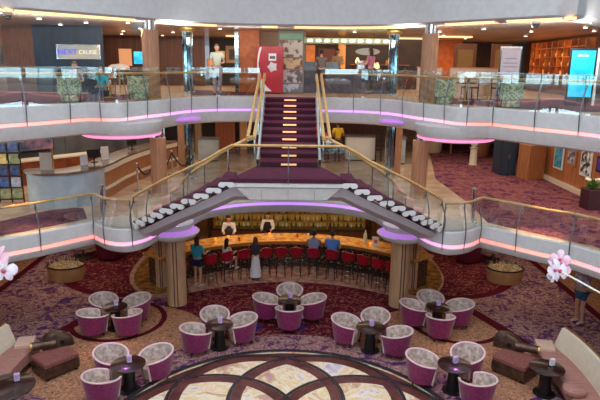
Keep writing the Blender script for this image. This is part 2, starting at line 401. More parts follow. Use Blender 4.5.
# ------------------------------------------------------------------ middle and upper decks, ceilings
def midT(x):
    if x < 2.5: return (.42, .045, .145)
    if x < 3.3: u = (x-2.5)/.8; return (.42+.22*u, .045+.25*u, .145+.23*u)
    if x < 4.2: u = (x-3.3)/.9; return (.64+.04*u, .295+.05*u, .375+.08*u)
    return (.68, .345, .455)
upT = .9
zM, zU, zC = 3.05, 6.1, 8.42
m = MB(); m.prism(slabpoly(midP, -.1, 34, 20), zM-.25, zM-.002); struct('floor_middle', m, marble)
m = MB(); m.prism(slabpoly(midP, -.32, 34, 20), zM-.46, zM-.42); struct('ceiling_ground', m, ceilm)
m = MB(); m.prism(slabpoly(upP, -.1, 40, 20), zU-.3, zU-.002); struct('floor_upper', m, mat('upper_stone', (190, 156, 128), .45, c2=(160, 126, 100), scale=1.6, world=True))
m = MB(); m.prism(slabpoly(upP, -.32, 40, 20), zU-.9, zU-.86); struct('ceiling_middle', m, ceilw)
m = MB(); m.prism(slabpoly(topP, -.3, 44, 20), zC, zC+.04); struct('ceiling_upper', m, ceilm)
fascia(midP, zM, midT, 'trim_middle_deck', .38, .49)
fascia(upP, zU, upT, 'trim_upper_deck', .40, .50)
def topfascia():
    NN = normals(topP); rows = []
    for p, n in zip(topP, NN):
        rows.append([(p.x+n.x*o, p.y+n.y*o, z) for o, z in [(-.5, zC), (-.30, zC-.02), (-.28, zC-.05), (.0, zC+.0), (.06, zC+.06), (.08, 9.32), (-.2, 9.36), (-.6, 9.36), (-.6, 11.2)]])
    m = MB(); m.grid(rows); return struct('trim_top_deck', m, white, smooth=True)
topfascia()
# carpets of the middle deck
for s, nm, mt in ((-1, 'left', cp2), (1, 'right', cp2r)):
    if s < 0: poly = [(-9.6, 9), (-8.4, 10.3), (-7.3, 12.9), (-5.45, 14.9), (-5.75, 15.6), (-5.95, 16.0), (-6.45, 16.1), (-7.0, 15.5), (-7.7, 14.4), (-9, 13.6), (-12, 13)]
    else: poly = [(9.6, 9), (8.4, 10.3), (7.3, 12.9), (5.45, 14.9), (5.6, 17), (5.5, 21), (6.5, 26), (7.5, 32), (20, 32), (20, 9)]
    m = MB(); m.prism(poly, zM-.002, zM+.008); struct('floor_carpet_'+nm, m, mt)
# pale lobes of floor outside the glass at the foot of the side stairs
for s in (-1, 1):
    m = MB(); m.prism([(s*5.1, 14.7), (s*4.7, 14.2), (s*4.1, 14.0), (s*3.55, 14.25), (s*3.6, 14.6), (s*4.6, 15.25)], zM, zM+.02)
    struct('trim_floor_lobe', m, ceilw)

# column bowls under the deck edge with lit upper face
for s in (-1, 1):
    m = MB(); m.lathe([(.28, 2.34), (.40, 2.37), (.62, 2.45), (.72, 2.54), (.74, 2.58), (.70, 2.60)], 32, s*3.25, 15.4)
    b = struct('trim_bowl_lower', m, white, smooth=True)
    m = MB(); m.lathe([(.69, 2.60), (.60, 2.66), (.53, 2.70)], 32, s*3.25, 15.4, cap=False); m.build('glow_ring', lilac, b, smooth=True); m = MB(); m.lathe([(.54, 2.70), (.58, 2.85), (0, 2.85)], 32, s*3.25, 15.4); m.build('bowl_top', white, b, smooth=True)
    m = MB(); m.lathe([(.3, 5.0), (.7, 5.03), (1.0, 5.10), (1.06, 5.16), (1.14, 5.36), (1.15, 5.52), (.9, 5.54)], 40, s*4.95, 16.85, sx=1.05, sy=1)
    b = struct('trim_bowl_upper', m, white, smooth=True)
    m = MB(); m.lathe([(1.01, 5.09), (1.075, 5.12), (1.085, 5.17)], 40, s*4.95, 16.85, sx=1.05, sy=1, cap=False); m.build('glow_ring', pinkglow, b, smooth=True)
    m = MB(); m.lathe([(.2, 5.34), (.5, 5.36), (.6, 5.41), (.6, 5.45), (.4, 5.47)], 36, s*3.5, 18.6, sx=1, sy=.9)
    b = struct('trim_lilac_reflection', m, lilac, smooth=True)  # glowing lilac disc stands in for the LED reflection on the fascia

# cove strips, downlights
def seg_on(P, x0, x1):
    return [p for p in P if x0 <= p.x <= x1]
cov = thing('cove_light', 'long warm cove light tucked under the top deck edge', 'cove light', (0, 0, 0))
cov['group'] = 'cove lights'
bpy.data.objects.remove(cov)
COVES = [(-6.9, -4.5, 'longest warm cove light under the top deck edge at far left'), (-4.1, -2.4, 'warm cove light just right of the left wood column'), (-1.0, -.45, 'shortest warm cove light above the red kiosk'), (.1, 3.6, 'warm cove light above the cafe front'), (4.5, 5.6, 'warm cove light right of the right wood column'), (5.8, 6.9, 'warm cove light at far right under the top deck edge')]
fineT = crom([tuple(p) for p in topP], 5)
for a, b, lb in COVES:
    q = [p for p in fineT if a <= p.x <= b]; NN = normals(q)
    m = MB(); m.grid([[(p.x+n.x*o, p.y+n.y*o, zz) for o, zz in ((-.27, zC-.055), (-.1, zC-.07), (-.02, zC-.03), (-.02, zC), (-.27, zC))] for p, n in zip(q, NN)], cu=True)
    o = m.build('cove_light', warmlamp); tag(o, lb, 'cove light', 'cove lights')
def down(x, y, z, label, group, r=.07, mt=whitelamp):
    m = MB(); m.lathe([(r*1.35, z), (r*1.35, z-.02), (r, z-.025)], 16, x, y); t = m.build('downlight', chrome); tag(t, label, 'ceiling light', group)
    m = MB(); m.lathe([(r*.95, z-.03), (r*.95, z-.027)], 12, x, y); m.build('diffuser', mt, t)
for (x, y) in [(-8.6, 16.2), (-7.5, 17.8), (-9.6, 18.6), (-6.6, 19.2), (-5.2, 19.0), (-7.9, 20.4), (-5.6, 22), (-6.8, 24), (-4.9, 24.5), (-7.6, 26.5), (-6, 27.5), (8.2, 16.2), (7.4, 18), (9.1, 18.2), (6.4, 19.6), (8.4, 20.6), (10.2, 19.8), (5.4, 21.5), (6.2, 24), (9.4, 23.6), (7.8, 26.4), (-2.6, 21.6), (2.4, 22.4), (-1.4, 24)]:
    down(x, y, zC, 'small round downlight set in the brown upper ceiling', 'upper ceiling downlights')
for x, y, w, lb in [(-2.45, 27, 1.1, 'bright oblong ceiling lamp behind the left mirrored column'), (3.2, 29, 1.3, 'amber ceiling lamp behind the right mirrored column'), (5.4, 27, 1.6, 'amber oblong ceiling lamp right of the right wood column'), (6.7, 25, 1.9, 'lower amber oblong ceiling lamp toward the shelves')]:
    m = MB(); m.box(x, y, zC-.05, w, .35, .05); tag(m.build('ceiling_lamp', warmlamp, bevel=.02), lb, 'ceiling lamp', 'oblong ceiling lamps')
for x, y, lb in [(-7.15, 15.15, 'white domed security camera under the top deck edge at left'), (6.45, 15.5, 'white domed security camera under the top deck edge at right')]:
    t = thing('security_camera', lb, 'security camera', (x, y, zC))
    m = MB(); m.lathe([(.1, 0), (.12, -.04), (.12, -.1), (.1, -.12)], 16); m.build('housing', white2, t, smooth=True)
    m = MB(); m.lathe([(.095, -.12), (.08, -.18), (.04, -.215), (0, -.225)], 16); m.build('dome', mirror, t, smooth=True)

# ------------------------------------------------------------------ side windows off frame (daylight seen mirrored in the glass)
wn = 0
for s in (-1, 1):
    m = MB()
    for z0, z1 in ((0, 3.2), (4.45, 6.0), (7.9, 11.5)): m.box(s*19.6, 12, z0, .3, 56, z1-z0)
    struct('wall_left' if s < 0 else 'wall_right', m, walnut)
    for lev, (z0, z1) in enumerate(((3.2, 4.45), (6.0, 7.9))):
        for k in range(10):
            y = -8+k*3.0; wn += 1
            m = MB(); m.box(s*19.7, y, z0, .05, 2.5, z1-z0); w = struct('window_%d' % wn, m, skyglow)
            m = MB(); m.box(s*19.55, y-1.38, z0, .25, .3, z1-z0); m.build('mullion', blackm, w)
m = MB(); m.box(0, -16, 0, 40, .3, 6.3); m.box(0, -16, 6.85, 40, .3, 4.65); struct('wall_front', m, walnut)
for k in range(12):
    wn += 1; m = MB(); m.box(-18+k*3.3, -16.1, 6.3, 2.8, .05, .55); w = struct('window_%d' % wn, m, skyglow)

# ------------------------------------------------------------------ balustrades
def balustrade(label, path, zs, joints, rail_h=.78, glass_h=.96, group=None, post=True, rail_off=-.05, below=.5, outn=None, railm=brass):
    """path list of Vector2, zs list of floor heights; joints = indices where panels meet"""
    t = thing('glass_balustrade', label, 'balustrade', (path[0].x, path[0].y, zs[0]), 0, group)
    o0 = Vector((path[0].x, path[0].y, zs[0])); NN = normals(path)
    pts = [Vector((p.x+n.x*rail_off, p.y+n.y*rail_off, z+rail_h))-o0 for p, n, z in zip(path, NN, zs)]
    m = MB(); m.tube(pts, .045, 8, .75); m.build('handrail', railm, t, smooth=True)
    for a, b in zip(joints, joints[1:]):
        rows = []
        for i in range(a, b+1):
            p, n, z = path[i], NN[i], zs[i]
            rows.append([(p.x+n.x*o-o0.x, p.y+n.y*o-o0.y, zz-o0.z) for o, zz in ((.0, z-.05), (.0, z+glass_h), (.012, z+glass_h), (.012, z-.05))])
        m = MB(); m.grid(rows, cu=True); m.build('glass_panel', glass, t)
    if post:
        for j in joints:
            p, n, z = path[j], NN[j], zs[j]; q = []
            for k in range(9):
                u = k/8; h = rail_h*(1-u)-below*u
                o = -.04+.13*math.sin(u*PI*.9)**2*.6 + .10*u
                q.append((p.x+n.x*o-o0.x, p.y+n.y*o-o0.y, z+h-o0.z))
            m = MB(); m.tube(q, [.02, .018, .017, .016, .016, .015, .014, .012, .008], 6); m.build('post', postm, t, smooth=True)
            m = MB(); m.box(p.x+n.x*-.04-o0.x, p.y+n.y*-.04-o0.y, z+rail_h-o0.z-.16, .05, .05, .07); m.build('clamp', chrome, t)
    return t
def sub(P, cond): return [p for p in P if cond(p)]
def every(n, k):
    j = list(range(0, n-1, k)); 
    if n-1-j[-1] < k*.4 and len(j) > 1: j.pop()
    return j+[n-1]
upF = deckpath(UPH, 4, 10); midF = deckpath(MIDH, 4, 10)
L_ = sub(upF, lambda p: p.x < -.95); balustrade('glass balustrade along the upper deck edge, left of the central stair', L_, [zU]*len(L_), every(len(L_), 9), .78, .95)
L_ = sub(upF, lambda p: p.x > .95); balustrade('glass balustrade along the upper deck edge, right of the central stair', L_, [zU]*len(L_), every(len(L_), 9), .78, .95)
L_ = sub(midF, lambda p: p.x < -4.0); balustrade('glass balustrade along the middle deck edge at left', L_, [zM]*len(L_), every(len(L_), 10), .74, .8)
L_ = sub(midF, lambda p: p.x > 4.0); balustrade('glass balustrade along the middle deck edge at right', L_, [zM]*len(L_), every(len(L_), 10), .74, .8)
for s, nm in ((-1, 'left'), (1, 'right')):
    t = thing('rail_post', 'stout chrome rail post on the middle deck corner at '+nm, 'post', (s*5.03, 14.95, zM))
    m = MB(); m.lathe([(.09, 0), (.09, .03), (.055, .04), (.055, .86), (.07, .87), (.07, .93), (.03, .96)], 16); m.build('tube', chrome, t, smooth=True)
    m = MB(); m.lathe([(.13, 0), (.13, .02), (.09, .03)], 16); m.build('foot', chrome, t, smooth=True)

# ------------------------------------------------------------------ grand staircase
zL = 4.58
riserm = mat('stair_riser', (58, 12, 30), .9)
gs = thing('grand_staircase', 'central plum carpeted staircase rising from the landing to the upper deck', 'staircase', (0, 14.6, zL))
NS = 10; y0, y1 = 14.6, 19.75; hs = (zU-zL)/NS
for k in range(NS):
    ya, yb = y0+(y1-y0)*k/NS, y0+(y1-y0)*(k+1)/NS; w = .76+.09*k/NS
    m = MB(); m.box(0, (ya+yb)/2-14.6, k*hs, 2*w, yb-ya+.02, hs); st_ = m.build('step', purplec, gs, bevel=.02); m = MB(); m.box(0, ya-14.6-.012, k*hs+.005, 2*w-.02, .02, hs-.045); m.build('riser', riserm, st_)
    m = MB(); m.box(0, ya-14.6-.035, k*hs+hs-.10, .40, .03, .045); m.build('step_light', steplamp, gs)
for s in (-1, 1):
    m = MB(); m.grid([[(s*x, y-14.6, z) for x, y, z in ((.78+.09*u, 14.6+5.15*u, (zU-zL)*u-.25+.2), (.84+.09*u, 14.6+5.15*u, (zU-zL)*u-.05), (.84+.09*u, 14.6+5.15*u, (zU-zL)*u+.2), (.78+.09*u, 14.6+5.15*u, (zU-zL)*u+.2))] for u in (0, .25, .5, .75, 1)], cu=True); m.build('stringer', white2, gs)
    for dx, dz in ((.86, .0), (1.02, .05)):
        pts = [(s*(dx+.02), y-14.6, z-zL) for y, z in ((14.45, zL+.78), (14.7, zL+.9), (19.3, zU+.62), (19.7, zU+.72), (19.85, zU+.55))]
        m = MB(); m.tube(crom(pts, 4), .045, 8); m.build('handrail', brass, gs, smooth=True)
    for u in (.02, .34, .67, .97):
        m = MB(); m.tube([(s*.9, 5.15*u, (zU-zL)*u+.1), (s*.88, 5.15*u, (zU-zL)*u+.82)], .018, 6); m.build('baluster', chrome, gs, smooth=True)
    m = MB(); m.grid([[(s*.92, 5.15*u, (zU-zL)*u+.12), (s*.92, 5.15*u, (zU-zL)*u+.75)] for u in (.02, .5, .97)]); m.grid([[(s*.93, 5.15*u, (zU-zL)*u+.12), (s*.93, 5.15*u, (zU-zL)*u+.75)] for u in (.02, .5, .97)]); m.build('glass_panel', glass, gs)
# landing
lg = thing('stair_landing', 'plum carpeted landing with white front between the two side stairs', 'landing', (0, 13, zL))
m = MB(); lp = [(-1.35, 0), (1.35, 0), (1.0, 1.25), (.85, 1.7), (-.85, 1.7), (-1.0, 1.25)]; m.prism(lp, -.1, 0); m.build('platform', purplec, lg)
m = MB(); m.prism([(x*1.0, y-.03) if y < .1 else (x*.97, y) for x, y in lp], -.2, -.1); m.build('nosing', white2, lg, bevel=.02)
m = MB(); m.prism([(x*.93, y+.12) for x, y in lp], -.26, -.2); m.build('shadow_gap', greyunder, lg)
m = MB(); m.add([(-1.22, .02, -.22), (1.22, .02, -.22), (.92, .12, -.52), (-.92, .12, -.52), (-1.1, 1.5, -.22), (1.1, 1.5, -.22), (.8, 1.3, -.52), (-.8, 1.3, -.52)],
      [(0, 1, 2, 3), (4, 5, 6, 7), (0, 3, 7, 4), (1, 2, 6, 5), (3, 2, 6, 7), (0, 1, 5, 4)])
m.build('skirt', white2, lg)
for x in (-.62, 0, .62):
    m = MB(); m.box(x, .045, -.5, .012, .02, .27); m.build('panel_joint', greyunder, lg)
# side flights
FL = [(1.3, 13.02), (1.58, 13.02), (1.88, 13.04), (2.18, 13.08), (2.47, 13.15), (2.76, 13.25), (3.03, 13.36), (3.28, 13.49), (3.52, 13.64), (3.75, 13.86), (3.95, 14.1)]
for s, nm in ((-1, 'left'), (1, 'right')):
    sf = thing('side_staircase', 'curved side stair with white lobed step ends, going down to the %s of the landing' % nm, 'staircase', (s*1.3, 13, zM))
    def P_(x, y, z): return (s*x-s*1.3, y-13, z-zM)
    plate0 = None
    for k in range(10):
        (xa, ya), (xb, yb) = FL[k], FL[k+1]; z = 4.50-k*.145
        tx, ty = xb-xa, yb-ya; l = math.hypot(tx, ty); tx /= l; ty /= l; nx, ny = -ty, tx   # away from the atrium
        wd = 1.05
        c = [(xa-.02, ya), (xb+.03, yb), (xb+nx*wd, yb+ny*wd), (xa+nx*wd, ya+ny*wd)]
        q = [P_(x, y, 0)[:2] for x, y in c]; m = MB(); m.prism(q, z-.06-zM, z+.035-zM); st = m.build('step', purplec, sf)
        # two-lobed white end plate with its own thickness
        mm = MB(); pts = []; n = 34
        def lobe_h(hx): return .058*math.sqrt(max(0, 1-(max(0, abs(hx)-.11)/.08)**2))
        for i in range(17): hx = -.19+.38*i/16; pts.append((hx, lobe_h(hx)))
        for i in range(16, -1, -1): hx = -.19+.38*i/16; pts.append((hx, -.002-lobe_h(hx)*(1 if abs(hx) > .035 else .35)))
        cx, cy = (xa+xb)/2-nx*.05, (ya+yb)/2-ny*.05
        f0 = [P_(cx+tx*a-nx*.0, cy+ty*a-ny*.0, z-.055+b) for a, b in pts]
        f1 = [P_(cx+tx*a-nx*.05, cy+ty*a-ny*.05, z-.055+b) for a, b in pts]
        mm.add(f0+f1, [tuple(range(n)), tuple(range(2*n-1, n-1, -1))]+[(i, (i+1) % n, n+(i+1) % n, n+i) for i in range(n)])
        mm.build('end_plate', white2, st)
    rows = []
    for k in range(-1, 11):
        x, y = FL[max(k, 0)]; x -= .45 if k < 0 else 0; z = 4.50-max(k, 0)*.145
        j = min(max(k, 0), 9); tx, ty = FL[j+1][0]-FL[j][0], FL[j+1][1]-FL[j][1]; l = math.hypot(tx, ty); nx, ny = -ty/l, tx/l
        dpt = .42-.22*max(k, 0)/10
        rows.append([P_(x+nx*.08, y+ny*.08, z-.13), P_(x+nx*.16, y+ny*.16, z-.13-dpt*.6), P_(x+nx*.5, y+ny*.5, z-.13-dpt), P_(x+nx*.98, y+ny*.98, z-.13-dpt*.5), P_(x+nx*1.02, y+ny*1.02, z-.1)])
    m = MB(); m.grid(rows, cu=True); m.build('stringer', greyunder, sf, smooth=True)
    # inner handrail on the far side of the flight
    far = []
    for k in range(11):
        x, y = FL[k]; j = min(k, 9); tx, ty = FL[j+1][0]-FL[j][0], FL[j+1][1]-FL[j][1]; l = math.hypot(tx, ty); far.append((x-ty/l*1.05, y+tx/l*1.05, 4.5-k*.145))
    far[0] = (.95, 14.5, 4.6)
    m = MB(); m.tube([P_(x, y, z+.78) for x, y, z in far], .04, 8); m.build('handrail', brass, sf, smooth=True)
    m = MB(); m.grid([[P_(x, y, z), P_(x, y, z+.8)] for x, y, z in far]); m.grid([[P_(x, y+.012, z), P_(x, y+.012, z+.8)] for x, y, z in far]); m.build('glass_panel', glass, sf)
    for k in (1, 4, 7, 10):
        x, y, z = far[k]; m = MB(); m.tube([P_(x, y, z), P_(x, y, z+.78)], .018, 6); m.build('baluster', chrome, sf, smooth=True)
fp = [Vector((-x, y)) for x, y in reversed(FL)] + [Vector((x, y)) for x, y in FL]
fz = [4.50-k*.145-.02 for k in range(10, -1, -1)] + [4.50-k*.145-.02 for k in range(11)]
fz = [z+.04 if 9 <= i <= 12 else z for i, z in enumerate(fz)]
pth = [Vector((p.x*1.0, p.y-.06)) for p in fp]
# densify
P2, Z2 = [], []
for i in range(len(pth)-1):
    for k in range(2):
        P2.append(pth[i].lerp(pth[i+1], k/2)); Z2.append(fz[i]+(fz[i+1]-fz[i])*k/2)
P2.append(pth[-1]); Z2.append(fz[-1])
balustrade('glass balustrade with brass handrail around the stair landing and side stairs', P2, Z2, [0, 5, 13, 21, 29, 37, 42], .84, .78, below=.05)

# ------------------------------------------------------------------ columns
def col_lower(x, y, label, r=.29, z1=2.62):
    t = thing('column', label, 'column', (x, y, .035), 0, 'tan ground floor columns')
    m = MB(); m.lathe([(r, 0), (r, z1-.035-.12)], 40); m.build('shaft', tan, t, smooth=True)
    for a in (-1.62, -1.30):
        m = MB(); m.box(math.cos(a)*(r-.005), math.sin(a)*(r-.005), .02, .03, .03, z1-.2, a); m.build('groove', slot, t)
    m = MB(); m.lathe([(r+.03, z1-.155), (r+.03, z1-.06), (r-.02, z1-.04)], 32); m.build('collar', goldm, t, smooth=True)
    return t
col_lower(-3.38, 16.2, 'thick tan column left of the bar, in front of the counter end')
col_lower(3.38, 16.2, 'thick tan column right of the bar, in front of the counter end')
col_lower(-4.15, 17.6, 'thinner tan column behind the left front column', .2)
col_lower(4.05, 17.6, 'thinner tan column behind the right front column', .2)
def col_wood(x, y, z, h, label, r=.25, capr=True):
    t = thing('column', label, 'column', (x, y, z), 0, 'wood clad columns')
    m = MB(); m.lathe([(r, 0), (r, h)], 32); m.build('shaft', colwood, t, smooth=True)
    m = MB(); m.lathe([(r+.015, 0), (r+.015, .08)], 32); m.build('base_ring', goldm, t, smooth=True)
    m = MB(); m.lathe([(r*.72, h), (r*.72, h+.27)], 28); m.build('chrome_neck', chrome, t, smooth=True)
    return t
col_wood(-4.15, 17.85, zM, 1.85, 'wood clad column on the middle deck, left, beside the rope barrier')
col_wood(4.15, 17.85, zM, 1.85, 'wood clad column on the middle deck, right, beside the hall carpet')
col_wood(-4.28, 18.0, zU, 2.05, 'wood clad column on the upper deck, left, beside a patterned armchair')
col_wood(4.28, 18.0, zU, 2.05, 'wood clad column on the upper deck, right, beside a patterned armchair')
def col_mirror(x, y, z, h, label, r=.17):
    t = thing('column', label, 'column', (x, y, z), 0, 'mirrored columns')
    m = MB()
    for k in range(10):
        a = 2*PI*k/10
        m.box(math.cos(a)*r, math.sin(a)*r, .06, .1, .02, h-.16, a+PI/2)
    m.build('mirror_facets', mirror, t)
    m = MB(); m.lathe([(r*.9, 0), (r*.9, h)], 20); m.build('core', blackm, t)
    m = MB(); m.lathe([(r*1.5, h-.12), (r*1.7, h-.06), (r*1.7, h)], 20); m.build('capital', goldm, t, smooth=True)
    m = MB(); m.lathe([(r*1.4, 0), (r*1.4, .06), (r*1.1, .08)], 20); m.build('base_ring', chrome, t, smooth=True)
for s, nm in ((-1, 'left'), (1, 'right')):
    col_mirror(s*3.78, 21.3, zM, 2.1, 'slim mirrored column on the middle deck, '+nm+' of the stair')
    col_mirror(s*3.72, 21.2, zU, 2.3, 'slim mirrored column on the upper deck, '+nm+' of the stair')
    m = MB(); m.box(s*4.15, 21.8, zM, .28, .28, 2.1); tag(m.build('pilaster', colwood, bevel=.01), 'square wood pilaster behind the %s mirrored column on the middle deck' % nm, 'pilaster')

# ------------------------------------------------------------------ lounge furniture
def liningmat():
    return mat('quilted_lining', (216, 202, 192), .55, c2=(172, 150, 140), scale=11, bump=.5)
lining = liningmat()
seatm = mat('seat_fabric', (196, 166, 142), .7, c2=(172, 138, 116), scale=12)
def tub_chair():
    t = thing('tub_chair', 'tub', 'chair', (0, 0, 0), 0, 'magenta tub chairs round the cocktail tables')
    # shell opens towards +x ; back is at -x
    A = [math.radians(a) for a in range(36, 325, 12)] ; n = len(A)
    def pt(a, r, z, xo=0): return (r*1.05*math.cos(a)+xo, r*math.sin(a), z)
    def top(a):
        u = (1-math.cos(a))/2        # 0 front .. 1 back
        return .57 + .16*max(0, u-.1)**.7
    outer, inner = [], []
    for a in A:
        h = top(a); o = []
        for f in (0, .25, .6, .9, 1): o.append(pt(a, .30+.09*f, .15+(h-.15)*f))
        outer.append(o)
        inner.append([pt(a, .378, h), pt(a, .372, h-.03), pt(a, .35, .5*h+.12), pt(a, .30, .16)])
    m = MB(); rows = [o+i for o, i in zip(outer, inner)]; m.grid(rows, cu=True)
    m.add(rows[0], [tuple(range(len(rows[0])))]); m.add(rows[-1], [tuple(range(len(rows[-1])))])
    sh = m.build('shell', magenta, t, smooth=True)
    # tufted lining
    m = MB(); R = []
    for i in range(n*2-1):
        a = A[0]+(A[-1]-A[0])*i/(n*2-2); h = top(a); r_ = []
        for k in range(9):
            f = k/8; z = h-.008-(h-.30)*f; bump = .012*math.sin(a*12+(k//2 % 2)*PI/2)*math.sin(f*PI*3)
            r_.append(pt(a, .352-.085*f**.8+bump*(f > 0), z))
        R.append(r_+[pt(a, .345-.05, .28), pt(a, .365, h-.02)])
    m.grid(R, cu=True); m.add(R[0], [tuple(range(11))]); m.add(R[-1], [tuple(range(11))]); ln = m.build('lining', lining, t, smooth=True)
    m = MB(); m.tube([pt(a, .372, top(a)+.004) for a in A], .026, 8, .8); m.build('rim', rimm, t, smooth=True)
    for e in (0, -1):
        a = A[e]; m = MB(); m.tube([pt(a, .365, top(a)), pt(a, .30, .13)], .026, 8); m.build('front_edge', rimm, sh, smooth=True)
    m = MB(); pr = [(0, .14), (.26, .14), (.285, .2), (.285, .33), (.26, .375), (.14, .395), (0, .40)]
    m.lathe(pr, 32, .05, 0); m.build('seat', seatm, t, smooth=True)
    for a in (40, 140, 220, 320):
        a = math.radians(a); m = MB(); m.tube([(.22*math.cos(a), .22*math.sin(a), .14), (.25*math.cos(a), .25*math.sin(a), 0)], [.022, .014], 8); m.build('leg', darkw, t)
    return t
chair0 = tub_chair(); used = [0]
def place_chair(x, y, face, label):
    """face: direction (rad) the chair looks"""
    if not used[0]:
        used[0] = 1; chair0.location = (x, y, 0); chair0.scale = (1.02,)*3; chair0.rotation_euler = (0, 0, face); chair0['label'] = label; return chair0
    return dup(chair0, (x, y, 0), face, label, scale=1.02)
def cocktail_table(x, y, r, label, rz=0):
    t = thing('cocktail_table', label, 'table', (x, y, 0), rz, 'round cocktail tables')
    m = MB(); m.lathe([(0, .625), (r-.02, .625), (r, .635), (r, .655), (r-.015, .665), (0, .665)], 40); m.build('tabletop', darkw, t, smooth=True)
    m = MB(); m.lathe([(.15, .03), (.13, .3), (.13, .59), (.18, .625)], 20); m.build('pedestal', blackm, t, smooth=True)
    m = MB(); m.lathe([(.24, 0), (.24, .02), (.1, .045), (.06, .05)], 28); m.build('base', blackm, t, smooth=True)
    return t
menum = mat('menu_card', (196, 150, 214), .35, c2=(232, 214, 240), scale=6)
menuw = mat('menu_card_white', (238, 232, 240), .35)
def menu_holder(x, y, label, mt=None, rz=.3, z=.665, h=.16, w=.11):
    t = thing('menu_holder', label, 'menu holder', (x, y, z), rz, 'table top menu holders')
    m = MB(); m.box(0, 0, 0, w+.02, .08, .015); m.build('foot', blackm, t)
    m = MB(); m.box(0, 0, .015, w, .07, h); m.build('card_block', mt or menum, t, bevel=.006)
GR = [((-4.74, 14.55), .33, [(135, 'back left'), (45, 'back right'), (225, 'front left'), (315, 'front right')], 'the far left table by the gold marble', .65),
      ((-3.52, 11.5), .38, [(140, 'left back'), (42, 'right'), (232, 'front')], 'the left table nearest the ottoman', .68),
      ((-1.75, 13.5), .36, [(108, 'back'), (25, 'right'), (208, 'left')], 'the table left of centre above the dance floor', .62),
      ((.05, 15.15), .33, [(90, 'back'), (0, 'right'), (180, 'left'), (270, 'front')], 'the central table in front of the bar', .65),
      ((2.15, 13.4), .38, [(150, 'left'), (72, 'back'), (-25, 'right')], 'the table right of centre above the dance floor', .68),
      ((4.2, 14.7), .33, [(95, 'back'), (10, 'right'), (172, 'left'), (262, 'front')], 'the far right table beside the column', .65),
      ((3.8, 11.55), .38, [(158, 'left'), (50, 'back'), (-62, 'front right')], 'the right table nearest the ottoman', .70)]
for (tx, ty), r, cs, nm, d in GR:
    cocktail_table(tx, ty, r, 'round dark cocktail table: ' + nm)
    menu_holder(tx+.02, ty+.03, 'small lilac menu holder standing on ' + nm)
    for deg, side in cs:
        a = math.radians(deg)
        place_chair(tx+d*math.cos(a), ty+d*math.sin(a), a+PI, 'magenta tub chair, %s seat of %s' % (side, nm))

# sofas, ottomans
def sofa(s):
    nm = 'left' if s < 0 else 'right'
    t = thing('curved_sofa', 'curved cream-backed sofa with rose seat at the %s edge of the lounge' % nm, 'sofa', (s*6.6, 12, 0))
    pts = crom([(6.75, 12.9), (6.84, 12.2), (6.82, 11.3), (6.66, 10.3), (6.3, 9.4)], 5); NN = normals(pts)
    if NN[0].x > 0: NN = [-n for n in NN]
    def P(p, n, o, z): return (s*(p.x+n.x*o-6.6), p.y+n.y*o-12, z)
    m = MB(); m.grid([[P(p, n, o, z) for o, z in ((-.12, .1), (-.2, .86), (-.16, .92), (-.08, .9), (.08, .44), (.1, .1))] for p, n in zip(pts, NN)], cu=True)
    e = [[P(p, n, o, z) for o, z in ((-.12, .1), (-.2, .86), (-.16, .92), (-.08, .9), (.08, .44), (.1, .1))] for p, n in ((pts[0], NN[0]), (pts[-1], NN[-1]))]
    for q in e: m.add(q, [tuple(range(6))])
    m.build('backrest', cream, t, smooth=True)
    m = MB(); m.tube([P(p, n, -.17, .92) for p, n in zip(pts, NN)], .03, 8); m.build('gold_piping', goldm, t, smooth=True)
    m = MB(); prof = ((.08, .16), (.08, .42), (.14, .46), (.6, .46), (.68, .42), (.68, .18))
    R = [[P(p, n, o, z) for o, z in prof] for p, n in zip(pts, NN)]; m.grid(R, cu=True); m.add(R[0], [tuple(range(6))]); m.add(R[-1], [tuple(range(6))])
    m.build('seat', pinkseat, t, smooth=True)
    m = MB(); prof = ((.0, .0), (.0, .17), (.64, .17), (.64, .0)); R = [[P(p, n, o, z) for o, z in prof] for p, n in zip(pts, NN)]; m.grid(R, cu=True); m.add(R[0], [(0, 1, 2, 3)]); m.add(R[-1], [(0, 1, 2, 3)])
    m.build('plinth', darkw, t)
    m = MB(); m.box(s*(6.4-6.6), 12.78-12, .02, .42, .5, .52, -s*.25); m.build('end_block', MATS.get('rose_block') or mat('rose_block', (214, 178, 158), .8), t, bevel=.03)
sofa(-1); sofa(1)
